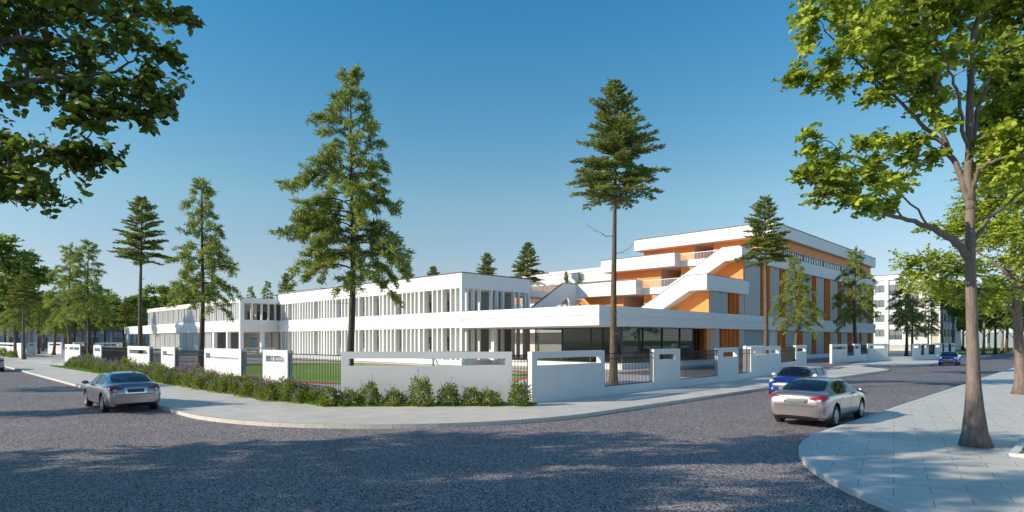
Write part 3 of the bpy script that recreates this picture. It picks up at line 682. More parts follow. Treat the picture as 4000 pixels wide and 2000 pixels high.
# ---- stair and bridge at the left of the block, rear blocks
S.poly_az('side_stair_parapet', 'white', [(47.6, 5.44), (54.5, 9.31), (57.0, 9.31), (57.0, 5.44), (55.9, 5.44), (55.4, 7.75), (51.4, 5.44)], 44.98, 45.18)
S.poly_az('stair_coping', 'coping', [(47.5, 5.44), (54.45, 9.38), (57.0, 9.38), (57.0, 9.31), (54.5, 9.31), (47.65, 5.44)], 44.96, 45.22)
N = Bld('rear_classroom_block', 74.3, 50.6, 'white and orange rear school block seen between wing and stepped block', 'school building')
N.part('wall', 'orange', [(76.0, 93.0, 50.8, 80, 8.5, 11.61)]); N.part('wall', 'beige', [(76.0, 93.0, 50.8, 80, .12, 7.73)]); N.part('parapet', 'white', [(74.3, 93.5, 50.6, 80.2, 11.61, 13.18)]); N.part('coping', 'coping', [(74.28, 93.5, 50.58, 80.2, 13.18, 13.24)])
N.part('roof', 'white', [(94.0, 110, 48.6, 95, 15.2, 16.6)]); N.part('wall', 'grey_wall', [(95.5, 109, 50, 94, .12, 15.2)])
N.part('floor_slab', 'white', [(72.0, 76.0, 50.6, 80.2, 7.74, 8.5)]); N.rail_b(72.1, 50.6, 78, 8.5, 9.4, sp=.3); N.part('wall', 'white', [(72.5, 72.8, 50.6, 80, 3.8, 7.0)])
Bg = Bld('footbridge', 48.8, 47.0, 'white covered footbridge behind the end of the white wing', 'bridge')
Bg.part('deck', 'white', [(48.8, 76, 47.7, 50.2, 7.74, 8.5)]); Bg.part('soffit', 'soffit', [(48.9, 75.9, 47.8, 50.1, 7.70, 7.74)]); Bg.rail_a(47.75, 48.8, 57, 8.5, 9.45, .22); Bg.rail_a(50.15, 48.8, 75, 8.5, 9.45, .3)
for a in (52, 60, 68): Bg.part('column', 'white', [(a, a+.4, 48.7, 49.1, .12, 7.70)])
Bk = Bld('rear_wing', 53.6, 101.9, 'flat-roofed grey-white rear wing just showing above the long white wing', 'school building')
Bk.part('wall', 'white', [(53.6, 70, 101.9, 118, .12, 12.1)]); Bk.part('coping', 'coping', [(53.55, 70.05, 101.85, 118.05, 12.1, 12.2)])

# ---- grey-white apartment house on the right
H = Bld('apartment_block', 158, 24.6, 'white four-storey apartment block with brown-framed windows on the far right', 'apartment building')
b_end = 46.0; a_end = 188
H.part('wall', 'white', [(158.3, a_end, 24.9, b_end, .12, 16.3)]); H.part('parapet', 'white', [(158, a_end, 24.6, b_end, 16.3, 17.4)]); H.part('coping', 'coping', [(157.95, a_end, 24.55, b_end, 17.4, 17.5)])
def hb(px): return b_on_a(px, 158)
for p0, p1 in ((3455, 3470), (3524, 3544), (3619, 3636), (3667, 3672.5)): H.part('pilaster', 'white', [(158.02, 158.3, hb(p1), hb(p0), .12, 16.3)])
for r, (z0, z1) in enumerate(((13.6, 15.2), (10.2, 11.8), (6.8, 8.4), (3.4, 5.0))):
    H.window_a(158.3, hb(3454), hb(3417), z0, z1, 2, 'pane_flat', fr=.10)
    H.window_a(158.3, hb(3523), hb(3472), z0-.7, z1, 2, 'pane_flat', fr=.10)
    H.part('balcony_rail', 'iron', [(158.15, 158.2, hb(3523), hb(3472), z0-.6+.25*k, z0-.55+.25*k) for k in range(4)])
    if r > 0: H.part('wall_panel', 'apartment_tan', [(158.25, 158.298, hb(3618), hb(3546), z0-.2, z1+.1)])
    H.window_a(158.24, hb(3617), hb(3547), z0, z1, 4, 'pane_flat', fr=.10)
    H.part('wall_panel', 'apartment_tan', [(158.25, 158.298, hb(3666.5), hb(3637), z0-1.7, z0)])
    H.window_a(158.3, hb(3666), hb(3638), z0, z1, 1, 'pane_flat', fr=.10)
    for a0 in (160.5, 164.5, 168.5, 172.5, 176.5): H.window_b(24.9, a0, a0+1.8, z0-.1, z1+.1, 2, fr=.1)
    for a0 in (162.7, 170.7): H.part('balcony', 'white', [(a0, a0+1.5, 24.1, 24.9, z0-.9, z0-.75)]); H.part('balcony_rail', 'iron', [(a0, a0+1.5, 24.12, 24.16, z0-.6+.2*k, z0-.57+.2*k) for k in range(5)])
for a0 in (159.2, 162.4, 166.8, 170.4, 174.6, 178.8): H.part('pilaster', 'white', [(a0, a0+.7, 24.62, 24.9, .12, 16.3)])
# ---- blue-grey building behind the trees on the left
G = Bld('long_building', 20, 225, 'long blue-grey building with pale pillars behind the trees on the left', 'building')
G.part('wall', 'blue_panel', [(8, 150, 225, 240, .0, 11.5)]); G.part('parapet', 'white', [(8, 150, 224.6, 240, 11.5, 12.6)])
k = 0; a = 14.0
while a < 150:
    G.part('pillar', 'white', [(a, a+.7, 224.5, 225, 0, 11.5)])
    for f in range(3):
        z0 = .7+3.7*f
        G.window_b(225, a+1.0, a+3.2, z0+.8, z0+2.6, 2, 'pane_flat', .1)
        G.part('wall_panel', ('tan_panel', 'blue_panel', 'white')[(k+f) % 3], [(a+3.5, a+5.3, 224.8, 224.99, z0, z0+2.9)])
    a += 6.4; k += 1
# ---- far white wall on the lawn
mb = MB(); mb.box(0, 150, 0, .4, 0, 5.1)
for i in range(24): mb.box(i*6.3, i*6.3+.3, -.12, 0, 0, 5.1)
mb.box(0, 150, -.14, 0, 0, .3)
o = mb.build('garden_wall', 'white'); o.location = (140, 200, 0); tag(o, 'long plain white wall behind the lawn at the far right', 'wall')

# ---- football goals
def goal(loc, rz, label):
    r = empty('football_goal', loc, rz, label, 'goal', 'white football goals on the pitch')
    MB().box(-1.5, -1.38, 0, .12, 0, 1.6).build('post', 'white', r); MB().box(1.38, 1.5, 0, .12, 0, 1.6).build('post', 'white', r)
    MB().box(-1.5, 1.5, 0, .12, 1.6, 1.72).build('crossbar', 'white', r)
    for x in (-1.44, 1.44): MB().tube([(x, .1, 1.6), (x, 1.1, 0.02)], .05).build('brace', 'white', r)
    MB().tube([(-1.44, 1.1, .05), (1.44, 1.1, .05)], .04).build('ground_bar', 'white', r)
p = ab(25.5, 61.0, .13); goal((p.x, p.y, .137), ANG, 'football goal at the left end of the pitch, seen through the fence')
p = ab(25.5, 28.6, .13); goal((at(1755, 41).x, 41, .137), ANG+math.pi, 'football goal at the near end of the pitch, seen through the long slot')

# ================================================================== CARS
def eval_copy(o, name):
    dg = bpy.context.evaluated_depsgraph_get(); dg.update()
    me = bpy.data.meshes.new_from_object(o.evaluated_get(dg)); me.name = name; return me
def loft_body(st, regions, wheels, wr, wy):
    """st: stations (x, [11 (y, z) points from under the middle to the roof middle]); regions(x_mid, row) -> material id"""
    n = len(st[0][1]); bm = bmesh.new(); L = []
    for sgn in (1, -1):
        L.append([[bm.verts.new((x, sgn*y, z)) if (y > 1e-6 or sgn == 1) else None for (y, z) in pts] for x, pts in st])
    for i in range(len(st)):
        for j in range(n):
            if L[1][i][j] is None: L[1][i][j] = L[0][i][j]
    for s_ in (0, 1):
        for i in range(len(st)-1):
            for j in range(n-1):
                v = [L[s_][i][j], L[s_][i+1][j], L[s_][i+1][j+1], L[s_][i][j+1]]
                if s_ == 1: v.reverse()
                f = bm.faces.new(v); f.material_index = regions(i, j); f.smooth = True
    for i, fl in ((0, False), (len(st)-1, True)):
        for j in range(n-1):
            v = [L[0][i][j], L[0][i][j+1], L[1][i][j+1], L[1][i][j]]
            v2 = []
            for q in v:
                if q not in v2: v2.append(q)
            if fl: v2.reverse()
            f = bm.faces.new(v2); f.material_index = 0; f.smooth = True
    bmesh.ops.recalc_face_normals(bm, faces=bm.faces[:])
    cl = bm.edges.layers.float.new('crease_edge')
    for e in bm.edges:
        if len(e.link_faces) == 2 and e.link_faces[0].material_index != e.link_faces[1].material_index: e[cl] = 0.75
    me = bpy.data.meshes.new('car_cage'); bm.to_mesh(me); bm.free()
    for k in range(4): me.materials.append(M['car_dark'])
    o = bpy.data.objects.new('car_cage', me); col.objects.link(o)
    sb = o.modifiers.new('s', 'SUBSURF'); sb.levels = 2; sb.render_levels = 2
    me2 = eval_copy(o, 'car_smooth'); bpy.data.objects.remove(o)
    o = bpy.data.objects.new('car_smooth', me2); col.objects.link(o)
    cut = []
    for wx in wheels:
        for sg in (1, -1):
            bm = bmesh.new(); bmesh.ops.create_cone(bm, cap_ends=True, segments=40, radius1=wr, radius2=wr, depth=.62, matrix=Matrix.Translation((wx, sg*(wy+.02), wr*0.90)) @ Matrix.Rotation(R(90), 4, 'X'))
            cm = bpy.data.meshes.new('cut'); bm.to_mesh(cm); bm.free()
            for k in range(4): cm.materials.append(M['car_dark'])
            for p in cm.polygons: p.material_index = 3
            c = bpy.data.objects.new('cut', cm); col.objects.link(c); cut.append(c)
            b = o.modifiers.new('b', 'BOOLEAN'); b.operation = 'DIFFERENCE'; b.object = c; b.solver = 'EXACT'
    me3 = eval_copy(o, 'car_body')
    for c in cut+[o]: bpy.data.objects.remove(c)
    return me3
def split_part(me, ids, name, mats, parent, inward=0.0):
    bm = bmesh.new(); bm.from_mesh(me)
    bmesh.ops.delete(bm, geom=[f for f in bm.faces if f.material_index not in ids], context='FACES')
    m2 = bpy.data.meshes.new(name); 
    for f in bm.faces: f.material_index = ids.index(f.material_index)
    bm.to_mesh(m2); bm.free()
    for x in mats: m2.materials.append(M[x])
    o = bpy.data.objects.new(name, m2); col.objects.link(o); o.parent = parent; return o
def bvh_of(me): 
    bm = bmesh.new(); bm.from_mesh(me); t = BVHTree.FromBMesh(bm); bm.free(); return t
def decal(bvh, name, mat, poly, axis, parent, off=.008, res=.04, sub=None):
    """a thin shell following the body: poly in (u,v); axis 'x+','x-' : u=y, v=z ; 'y+','y-' : u=x, v=z"""
    us = [p[0] for p in poly]; vs = [p[1] for p in poly]
    # bilinear patch from a quad, subdivided
    n = 8; m_ = 4; mb = MB(); G_ = []
    d = {'x+': Vector((-1, 0, 0)), 'x-': Vector((1, 0, 0)), 'y+': Vector((0, -1, 0)), 'y-': Vector((0, 1, 0))}[axis]
    for i in range(n+1):
        for j in range(m_+1):
            s_, t_ = i/n, j/m_
            q = [(1-s_)*(1-t_)*poly[0][k]+s_*(1-t_)*poly[1][k]+s_*t_*poly[2][k]+(1-s_)*t_*poly[3][k] for k in (0, 1)]
            o_ = Vector((-d.x*4, q[0], q[1])) if axis[0] == 'x' else Vector((q[0], -d.y*4, q[1]))
            h = bvh.ray_cast(o_, d)
            if h[0] is None: h = (o_+d*3.2, -d)
            nn_ = h[1] if h[1].dot(d) < 0 else -h[1]
            G_.append((h[0], nn_))
    V_ = [g[0]+g[1]*off for g in G_]+[g[0]-g[1]*.01 for g in G_]; N_ = len(G_); fs = []
    idx = lambda i, j: i*(m_+1)+j
    for i in range(n):
        for j in range(m_): fs.append((idx(i, j), idx(i+1, j), idx(i+1, j+1), idx(i, j+1)))
    bd = [idx(i, 0) for i in range(n+1)]+[idx(n, j) for j in range(1, m_+1)]+[idx(i, m_) for i in range(n-1, -1, -1)]+[idx(0, j) for j in range(m_-1, 0, -1)]
    for k in range(len(bd)): fs.append((bd[k], bd[(k+1) % len(bd)], N_+bd[(k+1) % len(bd)], N_+bd[k]))
    mb.add(V_, fs); o = mb.build(name, mat, parent, smooth=False, recalc=True); return o
def lathe(mb, prof, cx, cz, n=36, mi=0):
    """revolve (y, r) profile around the axis y through (cx, cz)"""
    vs = [(cx+r*math.cos(2*math.pi*k/n), y, cz+r*math.sin(2*math.pi*k/n)) for (y, r) in prof for k in range(n)]
    fs = [(i*n+k, i*n+(k+1) % n, (i+1)*n+(k+1) % n, (i+1)*n+k) for i in range(len(prof)-1) for k in range(n)]
    return mb.add(vs, fs, mi)
def wheel(parent, x, y, r, sg, spokes=7, rimmat='rim'):
    t = MB(); w_ = .21
    y0, y1 = y*sg-.0, 0
    prof = [(-w_/2, r*.66), (-w_/2, r*.90), (-w_/2+.025, r*.985), (-w_/4, r), (w_/4, r), (w_/2-.025, r*.985), (w_/2, r*.90), (w_/2, r*.66)]
    lathe(t, [(yy+sg*y, rr_) for yy, rr_ in prof], x, r); 
    wo = t.build('wheel', 'tyre', parent, smooth=True, recalc=True)
    rm = MB(); o_ = sg*(w_/2)
    lathe(rm, [(sg*y+o_*.98, r*.665), (sg*y+o_*.9, r*.62), (sg*y+o_*.3, r*.60), (sg*y-o_*.9, r*.60)], x, r)
    yf = sg*y+o_*.72
    for k in range(spokes):
        th = 2*math.pi*k/spokes+.2; c, s_ = math.cos(th), math.sin(th); hw0, hw1 = .045, .035
        p = lambda rad, wd: (x+c*rad-s_*wd, yf, r+s_*rad+c*wd)
        rm.slab([p(r*.1, -hw0), p(r*.62, -hw1*1.3), p(r*.62, hw1*1.3), p(r*.1, hw0)], (0, sg*.025, 0))
    lathe(rm, [(yf+sg*.03, 0.001), (yf+sg*.03, r*.16), (yf, r*.18)], x, r)
    rm.build('rim', rimmat, wo, recalc=True)
    bd = MB(); lathe(bd, [(sg*y+o_*.25, 0.001), (sg*y+o_*.25, r*.60)], x, r); bd.build('brake_disc', 'car_dark', wo)
def ellipsoid(mb, c, r, nu=14, nv=8, mi=0):
    vs = []; fs = []
    for j in range(nv+1):
        ph = math.pi*j/nv
        for i in range(nu):
            th = 2*math.pi*i/nu; vs.append((c[0]+r[0]*math.sin(ph)*math.cos(th), c[1]+r[1]*math.sin(ph)*math.sin(th), c[2]+r[2]*math.cos(ph)))
    for j in range(nv):
        for i in range(nu): fs.append((j*nu+i, j*nu+(i+1) % nu, (j+1)*nu+(i+1) % nu, (j+1)*nu+i))
    return mb.add(vs, fs, mi)
def seats(parent, rows, zc, hw=.36):
    for (x, dirn) in rows:
        for y in (-hw, hw):
            m = MB(); m.box(x-.25, x+.25, y-.24, y+.24, .30, .50); m.slab([(x-.25, y-.23, .5), (x-.13, y-.23, .5), (x-.28, y-.2, zc), (x-.38, y-.2, zc)], (0, .42, 0))
            m.box(x-.38, x-.29, y-.12, y+.12, zc+.02, zc+.20); m.build('seat', 'seat_fabric', parent, bevel=.03, recalc=True)
def section(w, zb, zs, belt, top, wt, deck=False, wb=None):
    """11 points bottom middle -> roof middle. w half width, zb underside, zs sill, belt line, top height, wt roof half width"""
    wb = wb or w*.93
    if deck:
        return [(0, zb), (w*.8, zb), (w*.965, zb+.07), (w, zs), (w, (zs+belt)/2+.02), (w*.965, belt-.06), (wb, belt), (wb*.90, belt+(top-belt)*.45), (wb*.72, belt+(top-belt)*.78), (wb*.38, top-.004), (0, top)]
    return [(0, zb), (w*.8, zb), (w*.965, zb+.07), (w, zs), (w, (zs+belt)/2+.02), (w*.975, belt-.05), (wb, belt), (wt, top-.085), (wt*.90, top-.03), (wt*.5, top-.004), (0, top)]
def make_sedan(paint, label, cat='car'):
    r = empty('sedan_car', (0, 0, 0), 0, label, cat)
    def g(x, w, zb, belt, top, wt=None, deck=True, zs=.46): return (x, section(w, zb, zs, belt, top, wt or w*.7, deck))
    def mid(x, w, belt, top, wt, zr):      # stations through the sloping screens
        p = section(w, .17, .46, belt, top, wt, False); return (x, p)
    st = [g(-2.27, .60, .36, .66, .70, zs=.5), g(-2.26, .74, .30, .72, .80, zs=.48), g(-2.20, .82, .25, .90, 1.03), g(-2.05, .865, .22, .965, 1.075), g(-1.86, .885, .19, .985, 1.085), g(-1.72, .893, .17, .985, 1.09),
          mid(-1.55, .897, .985, 1.165, .70, 0), mid(-1.25, .90, .98, 1.285, .655, 0), mid(-.92, .90, .975, 1.375, .61, 0), mid(-.78, .90, .972, 1.395, .60, 0),
          mid(-.25, .90, .965, 1.425, .595, 0), mid(.25, .90, .955, 1.41, .60, 0), mid(.38, .90, .95, 1.395, .61, 0), mid(.72, .90, .945, 1.26, .67, 0), mid(1.02, .90, .94, 1.10, .74, 0),
          g(1.22, .90, .17, .925, .985), g(1.60, .895, .17, .88, .945), g(1.95, .87, .18, .79, .86), g(2.15, .80, .20, .69, .76), g(2.25, .68, .24, .60, .66, zs=.42), g(2.27, .5, .30, .54, .58, zs=.42)]
    xs = [q[0] for q in st]
    def reg(i, j):
        xm = (xs[i]+xs[i+1])/2
        if j == 6 and -1.25 < xm < 1.0: return 2               # side glass
        if j in (8, 9) and (-1.72 < xm < -.92 or .38 < xm < 1.22): return 1   # screens
        if j == 7 and (.38 < xm < 1.22): return 1
        if j <= 0: return 3
        return 0
    me = loft_body(st, reg, (-1.36, 1.37), .385, .80)
    bv = bvh_of(me)
    body = split_part(me, [0, 3], 'body', [paint, 'car_dark'], r)
    split_part(me, [1], 'windscreen', ['glass_car'], r); split_part(me, [2], 'side_windows', ['glass_car'], r)
    m = MB(); m.box(-1.7, 1.3, -.72, .72, .26, .30); m.box(.85, 1.2, -.70, .70, .55, .88); m.box(-1.75, -1.45, -.66, .66, .85, .93); m.build('cabin_floor', 'seat_fabric', r)
    seats(r, ((.25, 1), (-.72, 1)), .98)
    for x in (-1.36, 1.37):
        for sg in (1, -1): wheel(r, x, .775, .325, sg)
    for sg in (1, -1):
        f = lambda q: [(y*sg, z) for y, z in q]
        l = decal(bv, 'tail_light', 'lamp_red', f([(.40, .86), (.77, .80), (.80, .965), (.38, .90)]), 'x-', r, .012)
        decal(bv, 'reverse_lamp', 'lamp_clear', f([(.60, .805), (.71, .80), (.71, .86), (.60, .86)]), 'x-', l, .018)
        decal(bv, 'lamp_side', 'lamp_red', [(-2.17, .84), (-1.92, .90), (-1.88, .985), (-2.17, .97)], 'y+' if sg > 0 else 'y-', l, .012)
        decal(bv, 'headlight', 'lamp_clear', f([(.50, .62), (.76, .66), (.76, .74), (.50, .70)]), 'x+', r, .01)
        for dx in (.42, -.62): decal(bv, 'door_handle', 'chrome', [(dx-.11, .815), (dx+.09, .815), (dx+.09, .85), (dx-.11, .85)], 'y+' if sg > 0 else 'y-', r, .03)
        for dx in (1.03, .02, -1.02): decal(bv, 'door_seam', 'car_dark', [(dx-.006, .33), (dx+.006, .33), (dx+.006-(.05 if dx < 0 else 0), .93), (dx-.006-(.05 if dx < 0 else 0), .93)], 'y+' if sg > 0 else 'y-', r, .003)
        for (xa, xb) in ((-.16, -.10),): decal(bv, 'window_pillar', 'car_dark', [(xa, .99), (xb, .99), (xb, 1.335), (xa, 1.335)], 'y+' if sg > 0 else 'y-', r, .006)
        m = MB(); ellipsoid(m, (.86, sg*.985, 1.00), (.055, .115, .07)); m.box(.84, .88, sg*.86, sg*.95, .95, .985); m.build('wing_mirror', paint, r, smooth=True)
    decal(bv, 'plate_recess', 'chrome', [(-.33, .70), (.33, .70), (.37, .90), (-.37, .90)], 'x-', r, .006)
    decal(bv, 'number_plate', 'plate', [(-.26, .735), (.26, .735), (.27, .865), (-.27, .865)], 'x-', r, .018)
    decal(bv, 'boot_seam', 'car_dark', [(-.62, .655), (.62, .655), (.62, .667), (-.62, .667)], 'x-', r, .004)
    decal(bv, 'bumper_trim', 'car_dark', [(-.62, .27), (.62, .27), (.66, .335), (-.66, .335)], 'x-', r, .006)
    for sg in (1, -1): decal(bv, 'boot_seam', 'car_dark', [(sg*.605, .66), (sg*.617, .66), (sg*.617, .99), (sg*.605, .99)], 'x-', r, .004)
    decal(bv, 'grille', 'car_dark', [(-.34, .40), (.34, .40), (.38, .60), (-.38, .60)], 'x+', r, .01)
    bpy.data.meshes.remove(me); return r
def make_hatch(label):
    r = empty('hatchback_car', (0, 0, 0), 0, label, 'car', 'small blue hatchbacks with white roofs')
    def g(x, w, zb, belt, top, zs=.45): return (x, section(w, zb, zs, belt, top, w*.7, True))
    def c(x, w, belt, top, wt): return (x, section(w, .17, .45, belt, top, wt, False))
    st = [g(-1.84, .66, .32, .62, .70), g(-1.82, .76, .26, .74, .84), c(-1.76, .80, .92, 1.04, .66), c(-1.62, .825, .95, 1.27, .63), c(-1.46, .835, .96, 1.37, .62), c(-1.30, .84, .96, 1.39, .62),
          c(-.50, .84, .95, 1.415, .62), c(.18, .84, .94, 1.40, .62), c(.34, .84, .94, 1.385, .625), c(.56, .84, .935, 1.25, .66), c(.76, .84, .93, 1.09, .70),
          g(.88, .84, .17, .91, .985), g(1.25, .835, .17, .88, .965), g(1.55, .81, .18, .80, .90), g(1.72, .74, .20, .70, .79), g(1.81, .62, .25, .60, .66), g(1.83, .46, .30, .54, .58)]
    xs = [q[0] for q in st]
    def reg(i, j):
        xm = (xs[i]+xs[i+1])/2
        if j == 6 and -1.62 < xm < .78: return 2
        if j in (7, 8, 9) and (.34 < xm < .88): return 2
        if j in (8, 9) and (-1.76 < xm < -1.46): return 2
        if j in (7, 8, 9) and -1.46 < xm < .34: return 1
        if j <= 0: return 3
        return 0
    me = loft_body(st, reg, (-1.235, 1.235), .345, .745); bv = bvh_of(me)
    split_part(me, [0, 3], 'body', ['paint_blue', 'car_dark'], r); split_part(me, [1], 'roof', ['paint_white'], r); split_part(me, [2], 'windows', ['glass_car'], r)
    m = MB(); m.box(-1.5, 1.0, -.68, .68, .26, .30); m.box(.55, .85, -.66, .66, .55, .86); m.build('cabin_floor', 'seat_fabric', r)
    seats(r, ((.05, 1), (-.8, 1)), .98, .34)
    for x in (-1.235, 1.235):
        for sg in (1, -1): wheel(r, x, .725, .295, sg, 6)
    for sg in (1, -1):
        sd = 'y+' if sg > 0 else 'y-'
        f = lambda q: [(y*sg, z) for y, z in q]
        m = MB(); hc = bv.ray_cast(Vector((4, sg*.60, .735)), Vector((-1, 0, 0)))[0]
        ellipsoid(m, (hc.x-.035, sg*.60, .735), (.075, .125, .105)); hl = m.build('headlight', 'lamp_clear', r, smooth=True)
        m = MB(); ellipsoid(m, (hc.x+.02, sg*.58, .725), (.03, .05, .05)); m.build('bulb', 'chrome', hl, smooth=True)
        decal(bv, 'fog_lamp', 'lamp_clear', f([(.50, .37), (.58, .37), (.58, .44), (.50, .44)]), 'x+', r, .012)
        m = MB(); ellipsoid(m, (.58, sg*.93, 1.0), (.06, .11, .075)); m.box(.56, .60, sg*.80, sg*.90, .96, .99); m.build('wing_mirror', 'paint_white', r, smooth=True)
        for xa, xb in ((-.35, -.27), (-1.27, -1.17), (.42, .47)): decal(bv, 'window_pillar', 'car_dark', [(xa, .97), (xb, .97), (xb-.02, 1.32), (xa-.02, 1.32)], sd, r, .006)
        decal(bv, 'door_seam', 'car_dark', [(-.40, .34), (-.388, .34), (-.388, .93), (-.40, .93)], sd, r, .003)
        decal(bv, 'door_seam', 'car_dark', [(.70, .34), (.712, .34), (.712, .90), (.70, .90)], sd, r, .003)
        decal(bv, 'door_handle', 'chrome', [(-.30, .82), (-.14, .82), (-.14, .855), (-.30, .855)], sd, r, .03)
        decal(bv, 'tail_light', 'lamp_red', f([(.60, .62), (.72, .62), (.74, .86), (.62, .86)]), 'x-', r, .012)
    decal(bv, 'grille_surround', 'chrome', [(-.44, .55), (.44, .55), (.36, .69), (-.36, .69)], 'x+', r, .010)
    decal(bv, 'grille', 'brass_plate', [(-.41, .57), (.41, .57), (.34, .67), (-.34, .67)], 'x+', r, .020)
    decal(bv, 'air_intake', 'car_dark', [(-.40, .27), (.40, .27), (.42, .40), (-.42, .40)], 'x+', r, .010)
    decal(bv, 'number_plate', 'brass_plate', [(-.24, .42), (.24, .42), (.24, .51), (-.24, .51)], 'x+', r, .022)
    bpy.data.meshes.remove(me); return r
def place(o, p, ang, label=None):
    o.location = (p[0], p[1], p[2] if len(p) > 2 else 0.0); o.rotation_euler = (0, 0, ang)
    if label: o['label'] = label
    return o
AB_ = ANG+math.pi/2           # heading along direction B
sed = make_sedan('paint_silver', 'silver-mauve sedan parked against the kerb on the left street, seen from behind')
p = ab(5.92, 27.3); place(sed, (p.x, p.y, 0), AB_)
sed['group'] = 'silver sedans'
sed2 = copy_tree(sed); p = ab(21.2, 6.55); place(sed2, (p.x, p.y, 0), ANG, 'silver-mauve sedan on the right street passing the near pavement, nose pointing away')
sed3 = copy_tree(sed); p = ab(4.95, 66.6); place(sed3, (p.x, p.y, 0), AB_, 'car tail just entering the picture at the left edge of the left street')
mini = make_hatch('near blue hatchback with white roof, partly hidden behind the silver sedan on the right')
p = ab(29.9, 10.2); place(mini, (p.x, p.y, 0), ANG+math.pi)
mini2 = copy_tree(mini); place(mini2, (45.9, 62.6, 0), math.atan2(-.76, -.65), 'far blue hatchback with white roof coming towards the crossing from the right fence')

# ================================================================== TREES
def wander(p0, p1, n, amp, rs, sag=0.0):
    p0, p1 = Vector(p0), Vector(p1); L = (p1-p0).length; out = [p0]; off = Vector((0, 0, 0))
    for i in range(1, n):
        t = i/n; off = off*0.6+Vector(rs.normal(size=3))*amp*L/n
        q = p0.lerp(p1, t)+off*math.sin(math.pi*t)**.5; q.z += sag*L*math.sin(math.pi*t); out.append(q)
    out.append(p1); return out
def taper(r0, r1, n, e=1.0): return [r0+(r1-r0)*(i/(n-1))**e for i in range(n)]
def tree_root(name, loc, label, group=None, rz=0.0): return empty(name, loc, rz, label, 'tree', group)

# ---- shaggy pine: long drooping boughs with tufts
def shaggy_pine(H, h0, rmax, seed, nb=70, bend=0.0, blade=1.0, dens=1.0, prof=None, r0=.17, long_=()):
    rs = np.random.default_rng(seed); T_ = MB(); P = []; D = []; Ls = []
    tp = [Vector((bend*math.sin(2.6*t)*(1-t)**.6*2.2+.04*math.sin(9*t+seed), .06*math.sin(7*t+seed*2), H*t)) for t in [i/16 for i in range(17)]]
    T_.tube(tp, [r0*(1-.93*(i/16))*(1+.6*math.exp(-i*2.2)) for i in range(17)], 9)
    def trunk(z):
        t = min(max(z/H, 0), 1)*16; i = min(int(t), 15); return tp[i].lerp(tp[i+1], t-i)
    prof = prof or (lambda u: (1-u)**.78*(.62+.38*min(1, u*5+.2))+.05)
    bl = []
    for k in range(nb):
        u = (k+rs.random())/nb; u = u**1.0; z = h0+(H-h0)*u; L_ = rmax*prof(u)*rs.uniform(.55, 1.12); az = k*2.399+rs.normal()*.35
        bl.append((z, L_, az, u))
    for (z, L_, az) in long_: bl.append((z, L_, az, (z-h0)/(H-h0)))
    for z, L_, az, u in bl:
        d = Vector((math.cos(az), math.sin(az), 0)); b0 = trunk(z); up = .55*u-.05+rs.normal()*.12; dr = .38*(1-u)+rs.uniform(0, .15)
        n = 8; pts = []
        side = d.cross(Vector((0, 0, 1)))*rs.normal()*.12
        for i in range(n+1):
            t = i/n; pts.append(b0+d*(L_*t)+side*(L_*t*t)+Vector((0, 0, L_*(up*t+.10*math.sin(math.pi*t)-dr*t*t))))
        T_.tube(pts, taper(max(.016, .030*L_/2+.006), .006, n+1), 4, caps=False)
        m = max(4, int(L_*5.2*dens))
        for q in range(m):
            t = (q+rs.random())/m; t = .16+.84*t**.8
            if rs.random() < .16: continue
            i = min(int(t*n), n-1); c = pts[i].lerp(pts[i+1], t*n-i); al = (pts[i+1]-pts[i]).normalized()
            tl = (.34+.42*L_*.5*(1-.5*t))*rs.uniform(.55, 1.35); sd = 1 if rs.random() < .5 else -1
            td = (al*rs.uniform(.35, 1.0)+al.cross(Vector((0, 0, 1))).normalized()*sd*rs.uniform(.15, .9)+Vector((0, 0, rs.uniform(-.55, .45)))).normalized()
            nb_ = int(46*dens*tl/.5)+10
            tt = rs.uniform(.1, 1, nb_)
            P.append(np.array(c)+np.array(td)*tl*tt[:, None]+rs.normal(size=(nb_, 3))*.06)
            D.append(np.array(td)*.8+rs.normal(size=(nb_, 3))*.55+np.array([0, 0, .18])); Ls.append(rs.uniform(.13, .30, nb_)*blade)
    for k in range(7):                       # bare dead twigs under the crown
        z = h0*rs.uniform(.72, 1.0); az = rs.uniform(0, 6.28); L_ = rs.uniform(.4, 1.1); b0 = trunk(z)
        e = b0+Vector((math.cos(az)*L_, math.sin(az)*L_, rs.uniform(-.4, .1)*L_)); w_ = wander(b0, e, 5, .35, rs); T_.tube(w_, taper(.018, .004, 6), 4, caps=False)
        for q in (2, 3, 4): T_.tube([w_[q], w_[q]+Vector(rs.normal(size=3))*.16], [.007, .003], 3, caps=False)
    P = np.concatenate(P); D = np.concatenate(D); Ls = np.concatenate(Ls)
    V, Q = blades(P, D, Ls, np.full(len(P), .026)*blade, rs); return T_, V, Q
